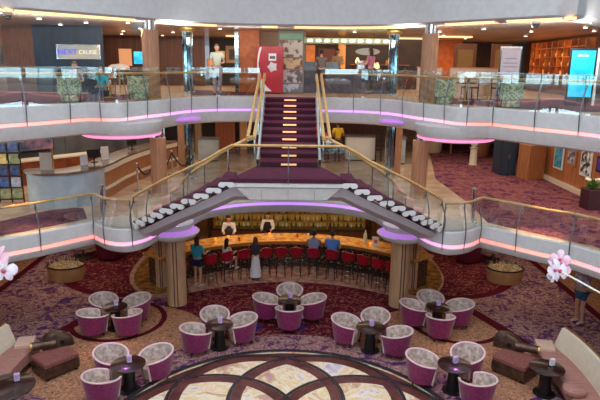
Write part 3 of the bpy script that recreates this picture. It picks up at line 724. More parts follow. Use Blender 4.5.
for s, nm in ((-1, 'left'), (1, 'right')):
    t = thing('ottoman', 'low square rose ottoman with a bronze base in front of the %s sofa' % nm, 'ottoman', (s*5.5, 12.32, 0), -s*.86)
    m = MB(); m.box(0, 0, .06, .85, .72, .24); m.build('base', bronze, t, bevel=.03)
    m = MB(); m.box(0, 0, .30, .84, .71, .14); m.build('cushion', rosebox, t, bevel=.04)
    for a, b in ((-1, -1), (1, -1), (1, 1), (-1, 1)):
        m = MB(); m.box(a*.34, b*.28, 0, .07, .07, .06); m.build('foot', blackm, t)
    # bronze scroll rest with long round bolster
    t = thing('scroll_bolster', 'bronze leather scrolled headrest with a long round bolster, on the %s ottoman' % nm, 'bolster', (s*5.56, 12.66, .445), 0)
    prof = []
    m = MB(); R = []
    hx = [(-.40, .02), (-.41, .22), (-.30, .36), (-.10, .40), (.12, .32), (.28, .17), (.32, 0)]
    for y, k in ((-.13, .8), (-.09, 1), (.09, 1), (.13, .8)):
        R.append([(x*k, y, .0+z*k) for x, z in hx]+[(.32*k, y, 0), (-.42*k, y, 0)])
    m.grid(R, cu=True); m.add(R[0], [tuple(range(len(R[0])))]); m.add(R[-1], [tuple(range(len(R[-1])))])
    h = m.build('scroll', bronze, t, smooth=True)
    h.location = (-s*.02, .1, -.02); h.rotation_euler = (0, 0, -s*.55)
    m = MB(); m.tube([(s*.02, -.05, .12), (s*.52, -.26, .12)], .10, 16); m.build('bolster', bronze, t, smooth=True)
    m = MB(); m.tube([(s*.50, -.25, .12), (s*.54, -.27, .12)], .105, 16); m.build('end_cap', goldm, t, smooth=True)
    m = MB(); m.tube([(-s*.02, -.085, .13), (-s*.03, -.055, .13)], .06, 14); k = m.build('scroll_eye', blackm, h); k.location = (0, -.06, .0)
cocktail_table(5.85, 11.45, .38, 'large round dark cocktail table between the right ottoman and the right sofa')
menu_holder(5.98, 11.5, 'white menu holder standing on the table by the right sofa', menuw)
cocktail_table(-5.75, 10.55, .55, 'large round dark cocktail table in front of the left sofa')
menu_holder(-5.62, 10.75, 'lilac menu holder standing on the table by the left sofa')
m = MB(); m.lathe([(0, 0), (.2, 0), (.24, .04), (.24, .1), (.18, .14), (0, .15)], 28); o = m.build('scatter_cushion', pinkseat, smooth=True); o.location = (6.15, 10.75, .46)
tag(o, 'round ribbed rose cushion lying on the right sofa seat', 'cushion')

# planters
def planter(x, y, label, r=.62):
    t = thing('planter', label, 'planter', (x, y, 0), 0, 'oval planters of pale reeds')
    pm = MATS.get('planter_tan') or mat('planter_tan', (196, 150, 104), .5, c2=(178, 132, 88), scale=3)
    m = MB(); m.lathe([(r*.92, 0), (r*.97, .1), (r, .42), (r, .46)], 36, sy=.8); m.build('drum', pm, t, smooth=True)
    m = MB(); m.lathe([(r*1.0, .455), (r*1.03, .46), (r*1.03, .5), (r*.93, .5), (r*.9, .44)], 36, sy=.8, cap=False); m.build('rim', darkw, t, smooth=True)
    m = MB(); m.lathe([(r*.9, .43), (0, .43)], 30, sy=.8); m.build('soil', darkw, t)
    rm = MATS.get('pale_reed') or mat('pale_reed', (206, 190, 158), .5, c2=(150, 132, 100), scale=20)
    m = MB()
    for i in range(90):
        a = random.random()*2*PI; rr = r*.85*math.sqrt(random.random()); px, py = rr*math.cos(a), rr*math.sin(a)*.8
        if i % 2: m.ball((px, py, .47), (.06, .05, .05), 6, 4)
        else: m.tube([(px, py, .44), (px*1.05+random.uniform(-.03, .03), py*1.05, .54+random.random()*.2)], [.016, .008], 5)
    o = m.build('reeds', rm, t, smooth=True); o['kind'] = 'stuff'
planter(-7.55, 18.3, 'tan oval planter of pale reeds and stones under the left deck')
planter(7.45, 18.4, 'tan oval planter of pale reeds and stones under the right deck')
for s, nm in ((-1, 'left'), (1, 'right')):
    m = MB(); m.lathe([(.3, 0), (.42, .1), (.5, .75), (.5, .8), (.42, .8), (.36, .45), (0, .45)], 30, sy=.9); o = m.build('tub_armchair', mat('plum_leather', (92, 24, 46), .4), smooth=True)
    o.location = (s*6.75, 20.3, 0); tag(o, 'deep plum round tub armchair under the %s deck beyond the planter' % nm, 'armchair')
    m = MB(); m.lathe([(.02, 0), (.3, .02), (.05, .05), (.04, .42), (.5, .45), (.5, .48), (0, .48)], 30); o = m.build('side_table', mat('grey_stone_top', (120, 104, 100), .3), smooth=True)
    o.location = (s*7.75, 20.4, 0); tag(o, 'low round grey side table behind the %s planter' % nm, 'table')

# ------------------------------------------------------------------ bar
BC = (0, 14.1)
bar = thing('bar_counter', 'long curved bar counter with glowing gold onyx top and bronze front', 'bar counter', (BC[0], BC[1], .035))
a0, a1 = math.radians(90-51), math.radians(90+51)
m = MB(); m.arcband(0, 0, 5.45, 5.95, a0, a1, 0, .98, 60); m.build('body', beadm, bar)
m = MB(); m.arcband(0, 0, 5.12, 6.12, a0-.02, a1+.02, .98, 1.06, 60); m.build('countertop', onyxbar, bar, bevel=.012)
m = MB(); m.arcband(0, 0, 5.1, 5.13, a0-.02, a1+.02, .95, 1.06, 60); m.build('edge_trim', goldm, bar)
m = MB(); m.tube([(5.3*math.cos(a0+(a1-a0)*k/40), 5.3*math.sin(a0+(a1-a0)*k/40), .2) for k in range(41)], .02, 8); m.build('foot_rail', blackm, bar, smooth=True)
m = MB()
for i in range(230):
    a = a0+(a1-a0)*random.random(); z = .15+.75*random.random(); m.ball((5.44*math.cos(a), 5.44*math.sin(a), z), .035, 6, 4)
o = m.build('bead_front', mat('pearl_beads', (140, 128, 110), .3, .3), bar, smooth=True); o['kind'] = 'stuff'
def stool():
    t = thing('bar_stool', 's', 'stool', (0, 0, .035), 0, 'red bar stools along the counter')
    m = MB(); m.lathe([(0, .66), (.2, .66), (.22, .69), (.22, .73), (.18, .76), (0, .77)], 24); m.build('seat', redv, t, smooth=True)
    # low wrap back, faces +y : back at -y
    R = []
    for k in range(13):
        a = math.radians(180+k*15); h = .98-.10*abs(k-6)/6
        R.append([(r*math.cos(a), r*math.sin(a), z) for r, z in ((.21, .72), (.245, h), (.215, h+.01), (.185, .74))])
    m = MB(); m.grid(R, cu=True); m.add(R[0], [(0, 1, 2, 3)]); m.add(R[-1], [(0, 1, 2, 3)]); m.build('backrest', redv, t, smooth=True)
    for a in (45, 135, 225, 315):
        a = math.radians(a); m = MB(); m.tube([(.15*math.cos(a), .15*math.sin(a), .67), (.22*math.cos(a), .22*math.sin(a), 0)], .015, 6); m.build('leg', blackm, t)
    m = MB(); m.tube([(.2*math.cos(2*PI*k/20), .2*math.sin(2*PI*k/20), .24) for k in range(21)], .012, 6); m.build('foot_ring', chrome, t, smooth=True)
    return t
st0 = stool(); st0.scale = (1.0, 1.0, 1.14); n_ = 0; ords = ['first', 'second', 'third', 'fourth', 'fifth', 'sixth', 'seventh', 'eighth', 'ninth', 'tenth', 'eleventh', 'twelfth', 'thirteenth', 'fourteenth']
STP = []
for k in range(13):
    a = PI/2-math.asin([-3.42, -2.58, -2.08, -1.53, -.80, -.28, .26, .85, 1.47, 2.0, 2.49, 2.94, 3.34][k]/4.5); x, y = BC[0]+4.5*math.cos(a), BC[1]+4.5*math.sin(a); STP.append((x, y, a-PI/2))
    lb = 'red bar stool with black legs, %s from the left in the row at the counter' % ords[k]
    if k == 0: st0.location = (x, y, .035); st0.rotation_euler = (0, 0, a-PI/2); st0['label'] = lb
    else: dup(st0, (x, y, .035), a-PI/2, lb)
# back bar
m = MB(); m.box(0, 23.3, 0, 14, .2, 2.6); struct('wall_back_ground', m, mat('gold_wall', (150, 100, 44), .35, c2=(110, 70, 30), scale=3, stretch=(3, 1, .4)))
for s, nm in ((-1, 'left'), (1, 'right')):
    m = MB(); m.box(s*13.5, 24.5, 0, 13, .2, 2.6); struct('wall_back_ground_'+nm, m, walnut)
bb = thing('back_bar', 'gold lit back bar shelving behind the bartenders', 'shelving', (0, 22.4, .035))
m = MB(); m.box(0, .2, 0, 6.4, .5, .55); m.build('cabinet', walnut, bb)
m = MB(); m.box(0, .15, .55, 6.5, .62, .04); m.build('worktop', darkw, bb)
for z in (.86, 1.18, 1.5):
    m = MB(); m.box(0, .2, z, 6.2, .3, .025); m.build('shelf', goldm, bb)
for x in (-3.1, -1.55, 0, 1.55, 3.1):
    m = MB(); m.box(x, .25, .59, .05, .34, 1.3); m.build('upright', goldm, bb)
m = MB(); m.box(0, .42, .59, 6.2, .03, 1.4); m.build('lit_panel', lamp('lit_back_panel', (190, 150, 66), .16), bb)
BM = [mat('bottle_green', (70, 92, 50), .15, coat=.4), mat('bottle_amber', (176, 112, 40), .15, coat=.4), mat('bottle_clear', (226, 226, 196), .12, coat=.4), mat('bottle_dark', (44, 34, 28), .15, coat=.4)]
bt = []
for mt in BM:
    m = MB(); m.lathe([(.0, 0), (.034, 0), (.036, .01), (.036, .15), (.014, .2), (.013, .26), (.016, .265), (.016, .28), (0, .28)], 10); bt.append((m, mt))
first = {}
for z in (.62, .885, 1.205, 1.525):
    for k in range(34):
        x = -2.95+k*.178+random.uniform(-.03, .03)
        if min(abs(x-u) for u in (-1.55, 0, 1.55)) < .07: continue
        i = random.randrange(4)
        if i in first: o = first[i].copy(); COL.objects.link(o)
        else:
            o = bt[i][0].build('bottle', bt[i][1], smooth=True); first[i] = o
            tag(o, None, 'bottle', 'bottles in rows on the back bar')
        o['label'] = 'small liquor bottle in the rows on the gold lit back bar'
        o.location = (x, 22.58+random.uniform(-.03, .03), .035+z); o.scale = (1, 1, random.uniform(.78, .98))
# swirl ornament on the gold wall
t = thing('wall_sculpture', 'silver swirling wire sculpture on the gold wall right of the back bar', 'sculpture', (3.9, 22.95, 1.3))
for k, (dx, h, w) in enumerate([(-.5, .45, .35), (0, .62, -.3), (.35, .4, .4)]):
    q = [(dx+w*math.sin(u*PI*1.2), -.05*math.sin(u*PI), -.5+h*2*u) for u in [i/12 for i in range(13)]]
    m = MB(); m.tube(q, .022, 8); m.build('swirl', goldm, t, smooth=True)
for s in (-1, 1):
    m = MB(); m.box(s*3.35, 22.9, .035, .12, .1, 2.4); struct('trim_gold_wall', m, bronze)
# things on the counter
def on_bar(deg, r=5.6): a = math.radians(90-deg); return BC[0]+r*math.cos(a), BC[1]+r*math.sin(a), .035+1.06
def candle(deg, r, label):
    x, y, z = on_bar(deg, r); t = thing('candle_glass', label, 'candle', (x, y, z), 0, 'candle glasses on the bar')
    m = MB(); m.lathe([(.03, 0), (.045, .01), (.055, .1), (.05, .1), (.038, .02)], 14); m.build('glass', mat('amber_glass', (250, 190, 110), .2, emit=.6, ecol=(255, 150, 60)) if 'amber_glass' not in MATS else MATS['amber_glass'], t, smooth=True)
for d, r, lb in [(-27, 5.7, 'glowing candle glass on the bar beside the teal-shirted girl'), (-22, 5.8, 'glowing candle glass on the bar in front of the left bartender'), (-7, 5.8, 'glowing candle glass on the bar near the right bartender'), (31, 5.5, 'glowing candle glass toward the right end of the bar')]: candle(d, r, lb)
def tumbler(deg, r, label, c):
    x, y, z = on_bar(deg, r); m = MB(); m.lathe([(0, 0), (.032, 0), (.04, .13), (.034, .13), (.028, .02), (0, .02)], 12); o = m.build('drinking_glass', c, smooth=True); o.location = (x, y, z)
    tag(o, label, 'glass', 'drinks on the bar')
dr = mat('pale_drink', (238, 224, 206), .2); dr2 = mat('red_drink', (196, 60, 36), .2)
for d, r, lb, c in [(-14, 5.4, 'pale drink on the bar in front of the seated child', dr), (-4, 5.5, 'pale drink on the bar just right of the white-skirted woman', dr), (3, 5.6, 'red drink on the bar left of the grey-shirted customer', dr2), (7, 5.7, 'tall pale drink on the bar before the grey-shirted customer', dr), (21, 5.4, 'pale drink on the bar right of the blue-shirted customer', dr), (-19, 5.4, 'red drink on the bar between the girl and the child', dr2)]: tumbler(d, r, lb, c)
x, y, z = on_bar(33, 5.5)
t = thing('bar_sign', 'white framed card sign standing on the right part of the bar', 'sign', (x, y, z), -.5)
m = MB(); m.box(0, 0, 0, .26, .08, .015); m.build('foot', chrome, t)
m = MB(); m.box(0, 0, .015, .25, .015, .33); m.build('card', white2, t)
m = MB(); m.box(0, -.01, .12, .13, .005, .12); m.build('printed_picture', mat('print_red', (196, 120, 110), .5), t)
x, y, z = on_bar(28.5, 5.6)
m = MB(); m.lathe([(0, 0), (.06, 0), (.065, .3), (.04, .38), (.02, .42), (.02, .48), (0, .48)], 16); o = m.build('carafe', mat('frosted_glass', (206, 210, 200), .3), smooth=True); o.location = (x, y, z); tag(o, 'tall frosted carafe left of the card sign on the bar', 'carafe')
x, y, z = on_bar(2.5, 5.9)
t = thing('till', 'dark till screen standing on the bar near its middle', 'till', (x+.55, y, z), .1)
m = MB(); m.box(0, 0, 0, .2, .15, .03); m.build('stand', blackm, t)
m = MB(); m.box(0, 0, .03, .32, .04, .22); m.build('screen', blackm, t, bevel=.008)

# ------------------------------------------------------------------ people
def skin_chain(edges, co, rad, root, sub=1):
    me = bpy.data.meshes.new('tmp'); names = list(co); idx = {n: i for i, n in enumerate(names)}
    me.from_pydata([co[n] for n in names], [(idx[a], idx[b]) for a, b in edges], [])
    bm = bmesh.new(); bm.from_mesh(me); ly = bm.verts.layers.skin.verify(); bm.verts.ensure_lookup_table()
    for n in names:
        r = rad[n]; r = r if isinstance(r, tuple) else (r, r); bm.verts[idx[n]][ly].radius = r; bm.verts[idx[n]][ly].use_root = (n == root)
    bm.to_mesh(me); bm.free()
    o = bpy.data.objects.new('tmp', me); COL.objects.link(o)
    o.modifiers.new('s', 'SKIN').use_smooth_shade = True
    if sub: o.modifiers.new('u', 'SUBSURF').levels = sub
    dg = bpy.context.evaluated_depsgraph_get(); ev = o.evaluated_get(dg); m2 = bpy.data.meshes.new_from_object(ev)
    v = [tuple(p.co) for p in m2.vertices]; f = [tuple(p.vertices) for p in m2.polygons]
    bpy.data.objects.remove(o); mb = MB(); mb.add(v, f); return mb
def person(label, loc, rz, h=1.7, pose='stand', arms=('down', 'down'), skin=(206, 158, 128), hair=(46, 32, 26), hairlen='short', top=(120, 120, 120), sleeves='short', bottom=('trousers', (40, 44, 60)), shoe=(40, 34, 32), lean=0., vest=None, group=None, pattern=None, build=1.0):
    """faces local +y ; feet (or seat) at loc"""
    k = h/1.72; B_ = build
    t = thing('person', label, 'person', loc, rz, group)
    sit = pose == 'sit'; hz = .93 if not sit else .78
    co, rad = {}, {}
    def J(n, p, r): co[n] = Vector(p)*k; rad[n] = (r[0]*k, r[1]*k) if isinstance(r, tuple) else r*k
    L = lean
    J('pel', (0, 0, hz), (.135*B_, .1*B_)); J('sp', (0, L*.22, hz+.2), (.115*B_, .09*B_)); J('ch', (0, L*.5, hz+.4), (.135*B_, .1*B_)); J('nk', (0, L*.7+.0, hz+.54), .052); J('hb', (0, L*.78+.015, hz+.61), .052)
    E_ = [('pel', 'sp'), ('sp', 'ch'), ('ch', 'nk'), ('nk', 'hb')]
    hands = []
    for s, arm in ((-1, arms[0]), (1, arms[1])):
        c = 'L' if s < 0 else 'R'; S = Vector((s*.175*B_, L*.56, hz+.46))
        if arm == 'down': el, wr, fd = S+Vector((s*.05, -.02, -.28)), S+Vector((s*.06, .05, -.53)), Vector((0, .15, -1))
        elif arm == 'forward': el, wr, fd = S+Vector((s*.05, .08, -.26)), S+Vector((s*.0, .31, -.22)), Vector((0, 1, -.05))
        elif arm == 'reach': el, wr, fd = S+Vector((s*.06, .2, -.16)), S+Vector((s*.02, .44, -.12)), Vector((0, 1, -.1))
        else: el, wr, fd = S+Vector((s*.09, -.04, -.26)), S+Vector((s*-.02, .14, -.3)), Vector((-s*.7, .7, 0))
        J('sh'+c, S, .056); J('el'+c, el, .042); J('wr'+c, wr, .028); fd.normalize(); J('ha'+c, wr+fd*.075, (.036, .02))
        E_ += [('ch', 'sh'+c), ('sh'+c, 'el'+c), ('el'+c, 'wr'+c), ('wr'+c, 'ha'+c)]; hands.append((wr*k, fd, s))
        if sit: kn, an, to = (s*.12, .42, hz-.03), (s*.13, .38, hz-.42), (s*.13, .5, hz-.46)
        else: kn, an, to = (s*.1, .03, .5), (s*.1, -.02, .085), (s*.11, .12, .04)
        J('hp'+c, (s*.09, 0, hz-.04), .088); J('kn'+c, kn, .058); J('an'+c, an, .038); J('to'+c, to, (.042, .03))
        E_ += [('pel', 'hp'+c), ('hp'+c, 'kn'+c), ('kn'+c, 'an'+c), ('an'+c, 'to'+c)]
    body = skin_chain(E_, co, rad, 'pel')
    # head: shaped ellipsoid with jaw, nose, ears
    hc = co['hb']+Vector((0, .012, .085))*k; rows = []; n = 16; m_ = 12
    for i in range(m_+1):
        ph = PI*i/m_; r_ = []
        for j in range(n):
            a = 2*PI*j/n; x = .076*math.sin(ph)*math.cos(a); y = .094*math.sin(ph)*math.sin(a); z = -.118*math.cos(ph)
            if z < 0: x *= 1+.9*z; y = y*(1+.5*z)+(.012 if y > 0 else 0)*(-z/.118)
            if y > .06 and abs(x) < .02 and -.035 < z < .02: y += .02
            r_.append((hc.x+x*k, hc.y+y*k, hc.z+z*k))
        rows.append(r_)
    body.grid(rows, cu=True)
    for s in (-1, 1): body.ball((hc.x+s*.078*k, hc.y-.005*k, hc.z-.005*k), (.012*k, .022*k, .032*k), 8, 6)
    for wr, fd, s in hands:      # fingers and thumb
        side = fd.cross(Vector((0, 0, 1)));  side = side.normalized() if side.length > .2 else Vector((0, 1, 0))
        up = side.cross(fd).normalized(); pb = wr+fd*.085*k
        for q, ln in ((-1.5, .062), (-.5, .072), (.5, .068), (1.5, .052)):
            p0 = pb+side*q*.017*k; p1 = p0+fd*ln*.5*k-up*.006*k; p2 = p1+fd*ln*.35*k-up*.028*k
            body.tube([p0-fd*.02*k, p0, p1, p2], [.009*k, .0095*k, .0085*k, .006*k], 6)
        sd = -s; p0 = wr+fd*.03*k+side*sd*.026*k; body.tube([p0-side*sd*.01*k, p0+fd*.03*k+side*sd*.02*k, p0+fd*.06*k+side*sd*.02*k], [.012*k, .011*k, .007*k], 6)
    sk = 'skin_%d_%d_%d' % skin; bo = body.build('body', MATS.get(sk) or mat(sk, skin, .55), t, smooth=True)
    def cm(nm, c, c2=None, sc=30, st=(1, 1, 1)):
        key = 'cloth_%s_%d_%d_%d' % (nm, *c); return MATS.get(key) or mat(key, c, .85, c2=c2, scale=sc, stretch=st)
    # top
    sc_ = ['ch']; cc = {n_: co[n_] for n_ in ('pel', 'sp', 'ch')}; cc['pel'] = co['pel']+Vector((0, 0, .02)); cc['nk'] = co['nk']+Vector((0, 0, -.035*k)); rr = {'pel': tuple(v*1.22 for v in rad['pel']), 'sp': tuple(v*1.28 for v in rad['sp']), 'ch': tuple(v*1.28 for v in rad['ch']), 'nk': .082*k}
    E2 = [('pel', 'sp'), ('sp', 'ch'), ('ch', 'nk')]
    for c in 'LR':
        cc['sh'+c] = co['sh'+c]; rr['sh'+c] = .086*k; E2.append(('ch', 'sh'+c))
        if sleeves == 'none': continue
        cc['el'+c] = co['el'+c] if sleeves == 'long' else co['sh'+c].lerp(co['el'+c], .62); rr['el'+c] = .054*k; E2.append(('sh'+c, 'el'+c))
        if sleeves == 'long': cc['wr'+c] = co['wr'+c]; rr['wr'+c] = .038*k; E2.append(('el'+c, 'wr'+c))
    tp = skin_chain(E2, cc, rr, 'pel'); tp.build('shirt', cm('top', top, *(pattern or ())), t, smooth=True)
    if vest:
        cc = {n_: co[n_] for n_ in ('pel', 'sp', 'ch')}; rr = {n_: tuple(v*1.5 for v in rad[n_]) for n_ in cc}; cc['ch'] = co['ch']+Vector((0, 0, .05*k)); cc['nk'] = co['nk']-Vector((0, 0, .05*k)); rr['nk'] = .095*k; skin_chain([('pel', 'sp'), ('sp', 'ch'), ('ch', 'nk')], cc, rr, 'pel').build('waistcoat', cm('vest', vest), t, smooth=True)
    kind, bc = bottom
    if kind in ('trousers', 'shorts'):
        cc = {'pel': co['pel']}; rr = {'pel': tuple(v*1.1 for v in rad['pel'])}; E3 = []
        for c in 'LR':
            cc['hp'+c] = co['hp'+c]; rr['hp'+c] = .1*k; E3.append(('pel', 'hp'+c)); cc['kn'+c] = co['kn'+c] if kind == 'trousers' else co['hp'+c].lerp(co['kn'+c], .6); rr['kn'+c] = .072*k; E3.append(('hp'+c, 'kn'+c))
            if kind == 'trousers': cc['an'+c] = co['an'+c]+Vector((0, 0, .02)); rr['an'+c] = .056*k; E3.append(('kn'+c, 'an'+c))
        skin_chain(E3, cc, rr, 'pel').build(kind, cm('bot', bc), t, smooth=True)
    else:
        m = MB(); R = []
        for i in range(8):
            u = i/7; z = (hz+.06)*k-(hz-.02 if kind == 'skirt' else .5)*u*k*.93; r = (.13+.1*u)*k
            R.append([(r*(1+.05*math.sin(j*2.1+i*.3)*u)*math.cos(2*PI*j/28), r*.85*(1+.05*math.sin(j*2.1)*u)*math.sin(2*PI*j/28), z) for j in range(28)])
        m.grid(R, cu=True); m.build('skirt', cm('skirt', bc), t, smooth=True)
    for c in 'LR':
        m = MB(); d = (co['to'+c]-co['an'+c]); d.z = 0; d.normalize(); p = co['an'+c]; z0 = p.z-.085*k if not sit else p.z-.085*k
        m.tube([(p.x-d.x*.05*k, p.y-d.y*.05*k, z0+.04*k), (p.x+d.x*.04*k, p.y+d.y*.04*k, z0+.045*k), (p.x+d.x*.17*k, p.y+d.y*.17*k, z0+.028*k)], [.034*k, .042*k, .03*k], 10, .9)
        m.build('shoe', cm('shoe', shoe), t, smooth=True)
    # hair
    hr = MB(); R = []
    for i in range(9):
        ph = PI*(.5+.5*i/8); row = []
        for j in range(16):
            a = 2*PI*j/16; back = math.sin(a) < .2
            z = -.128*math.cos(ph); zl = z
            x = .086*math.sin(ph)*math.cos(a); y = .104*math.sin(ph)*math.sin(a)
            if i == 0: z = -.05 if back else .045
            elif i == 1 and not back: z = max(z, .055)
            row.append((hc.x+x*k, hc.y+(y-.008)*k, hc.z+z*k))
        R.append(row)
    hr.grid(R, cu=True)
    if hairlen == 'long':
        R = []
        for i in range(7):
            u = i/6; R.append([(hc.x+x*(.088+.03*u)*k, hc.y+(-.055-.03*math.cos(x*1.3)-.02*u)*k+yy*k, hc.z+(.06-.36*u)*k) for x, yy in ((-1, .04), (-.6, 0), (0, -.02), (.6, 0), (1, .04), (.6, .05), (0, .05), (-.6, .05))])
        hr.grid(R, cu=True); hr.add(R[-1], [tuple(range(8))])
    hr.build('hair', cm('hair', hair), t, smooth=True)
    ey = cm('eye', (30, 24, 22))
    for s in (-1, 1):
        m = MB(); m.ball((hc.x+s*.03*k, hc.y+.083*k, hc.z+.008*k), (.011*k, .007*k, .008*k), 8, 5); m.build('eye', ey, t, smooth=True)
    m = MB(); m.tube([(hc.x-.02*k, hc.y+.085*k, hc.z-.052*k), (hc.x, hc.y+.092*k, hc.z-.055*k), (hc.x+.02*k, hc.y+.085*k, hc.z-.052*k)], .005*k, 6); m.build('mouth', cm('lip', (150, 80, 76)), t, smooth=True)
    return t
Z0 = .035
person('girl with long brown hair in a teal shirt standing at the left of the bar', (-2.98, 17.6, Z0), -.5, 1.68, arms=('forward', 'forward'), hair=(70, 46, 34), hairlen='long', top=(56, 168, 196), bottom=('shorts', (30, 36, 70)), shoe=(210, 200, 190), build=1.12)
person('woman in a dark top and long white skirt standing between bar stools', (-1.12, 18.2, Z0), .12, 1.5, arms=('reach', 'forward'), hair=(96, 62, 40), top=(52, 40, 50), bottom=('skirt', (232, 226, 232)), shoe=(60, 40, 40), hairlen='long')
def seated(i, **kw):
    x, y, r = STP[i]; return x, y, r
x, y, r = STP[2]; person('child with long dark hair in a white top sitting on a red bar stool', (x, y+.0, .14), r-1.1, 1.5, 'sit', ('forward', 'forward'), hair=(50, 34, 28), hairlen='long', top=(214, 208, 222), sleeves='none', bottom=('shorts', (220, 214, 226)), shoe=(220, 220, 220))
x, y, r = STP[7]; person('broad customer in a grey sleeveless shirt seated at the bar, seen from behind', (x, y, .1), r, 1.76, 'sit', ('forward', 'forward'), top=(140, 146, 176), sleeves='none', skin=(150, 106, 84), hair=(30, 24, 24), bottom=('trousers', (50, 50, 66)), build=1.16)
x, y, r = STP[8]; person('customer in a bright blue shirt seated at the bar, seen from behind', (x, y, .1), r, 1.8, 'sit', ('forward', 'forward'), top=(92, 140, 220), sleeves='short', hair=(60, 44, 38), bottom=('trousers', (40, 44, 70)), build=1.1)
person('bartender in a white shirt and grey waistcoat leaning on the bar at left', (-2.25, 20.35, 0), PI+.1, 1.72, arms=('forward', 'forward'), top=(226, 222, 224), sleeves='long', vest=(74, 66, 72), hair=(30, 22, 20), lean=.12)
person('bartender in a black waistcoat over a white shirt behind the middle of the bar', (-.82, 20.75, 0), PI-.1, 1.72, arms=('forward', 'forward'), top=(214, 206, 208), sleeves='long', vest=(26, 22, 26), hair=(30, 22, 20), skin=(190, 140, 112))
person('person in a plaid shirt and denim shorts standing on the lounge carpet at far right', (8.45, 15.15, 0), 1.9, 1.74, arms=('bent', 'bent'), top=(150, 132, 176), pattern=((214, 206, 222), 16), bottom=('shorts', (52, 84, 124)), shoe=(226, 206, 198), hair=(70, 60, 56), lean=.12)
# middle deck people
person('person in a yellow shirt standing at the far desk on the middle deck', (2.05, 24.6, zM), .3, 1.75, arms=('bent', 'bent'), top=(226, 186, 44), bottom=('trousers', (60, 60, 66)), skin=(160, 110, 84))
person('person in a pink shirt standing left of the yellow-shirted one on the middle deck', (1.55, 24.3, zM), .5, 1.55, arms=('bent', 'down'), top=(196, 84, 104), bottom=('trousers', (40, 40, 50)), hairlen='long')
person('person in an orange shirt standing behind the stair on the middle deck', (1.15, 25.6, zM), -.4, 1.7, arms=('bent', 'bent'), top=(216, 106, 50), bottom=('trousers', (40, 44, 60)))
# upper deck people
person('person in a floral top sitting in the left patterned armchair on the upper deck', (-6.15, 16.75, zU-.3), PI-.3, 1.5, 'sit', ('bent', 'bent'), top=(206, 120, 140), pattern=((120, 90, 150), 14), hair=(120, 84, 60), bottom=('trousers', (60, 60, 80)))
person('person in a turquoise shirt sitting right of the floral top on the upper deck', (-5.35, 16.6, zU-.42), PI-.6, 1.5, 'sit', ('bent', 'bent'), top=(60, 190, 205), hair=(90, 70, 60), bottom=('trousers', (60, 64, 90)))
person('person in a pale green shirt walking between the mirrored column and the cafe wall', (-2.6, 20.6, zU), PI+.3, 1.72, arms=('bent', 'down'), top=(196, 206, 186), bottom=('trousers', (176, 160, 170)), hair=(110, 90, 80))
person('person in a mauve top standing at the right end of the cafe counter', (3.05, 22.3, zU), .9, 1.7, arms=('forward', 'forward'), top=(176, 110, 140), bottom=('trousers', (50, 50, 60)), hairlen='long')
person('barista in a tan apron behind the cafe counter', (1.9, 24.0, zU), PI, 1.7, arms=('forward', 'forward'), top=(186, 150, 104), bottom=('trousers', (40, 40, 40)))
person('customer in a grey jumper facing the cafe counter', (1.15, 22.1, zU), .1, 1.62, arms=('forward', 'forward'), top=(116, 104, 104), bottom=('trousers', (60, 50, 54)))
#PART3
# ------------------------------------------------------------------ lettering helper
def text(s, size, loc, rot, m, parent, name='lettering', ext=.004, align='CENTER'):
    c = bpy.data.curves.new('t', 'FONT'); c.body = s; c.size = size; c.extrude = ext; c.align_x = align; c.align_y = 'CENTER'
    o = bpy.data.objects.new('t', c); COL.objects.link(o)
    dg = bpy.context.evaluated_depsgraph_get(); me = bpy.data.meshes.new_from_object(o.evaluated_get(dg)); bpy.data.objects.remove(o)
    me.materials.clear(); me.materials.append(m); o = bpy.data.objects.new(name, me); COL.objects.link(o); o.location = loc; o.rotation_euler = rot; o.parent = parent
    return o
FR = (PI/2, 0, 0)
def wallseg(name, x0, y0, x1, y1, z0, z1, m, th=.12):
    l = math.hypot(x1-x0, y1-y0); a = math.atan2(y1-y0, x1-x0)
    b = MB(); b.box((x0+x1)/2, (y0+y1)/2, z0, l, th, z1-z0, a); return struct(name, b, m)
def onwall(o, x, y, z, a): o.location = (x, y, z); o.rotation_euler = (0, 0, a)
ribbed = mat('ribbed_walnut', (104, 62, 44), .45, c2=(60, 34, 26), scale=3, stretch=(9, 1, .05), world=True)
darkbrown = mat('dark_brown', (64, 42, 34), .5, c2=(44, 30, 26), scale=2, world=True)
# ================================================================== upper deck
wallseg('wall_upper_navy', -9.15, 21.05, -6.7, 21.05, zU, zC, navy)
wallseg('wall_upper_left_wood', -10.35, 21.4, -9.2, 21.2, zU, zC, walnut)
wallseg('wall_upper_left_tan', -11.6, 22.2, -10.45, 21.6, zU, zC, mat('tan_panel', (150, 112, 84), .5))
wallseg('wall_upper_far_left', -14, 23, -11.6, 22.1, zU, zC, darkbrown)
wallseg('wall_upper_ribbed', -9.6, 28.4, -4.2, 28.4, zU, zC, ribbed)
wallseg('wall_upper_back_left', -4.2, 30, -1.6, 30, zU, zC, darkbrown)
wallseg('wall_upper_stair_back', -1.3, 23.4, .6, 23.4, zU, zC, mat('tan_back', (186, 150, 120), .5))
wallseg('wall_upper_oak', -2.0, 22.6, -1.22, 22.6, zU, zC, orange)
wallseg('wall_upper_cafe_back', -.4, 27.2, 6.2, 27.2, zU, zC, darkbrown)
wallseg('wall_upper_orange', 5.4, 29.6, 8.6, 29.6, zU, zC, orange)
wallseg('wall_upper_right_back', 8.6, 31, 13, 31, zU, zC, darkbrown)
wallseg('wall_upper_right', 12.1, 30, 11.2, 21.2, zU, zC, walnut)
wallseg('wall_upper_far_right', 10.1, 18.2, 13, 17.6, zU, zC, mat('grey_panel', (150, 156, 156), .5))
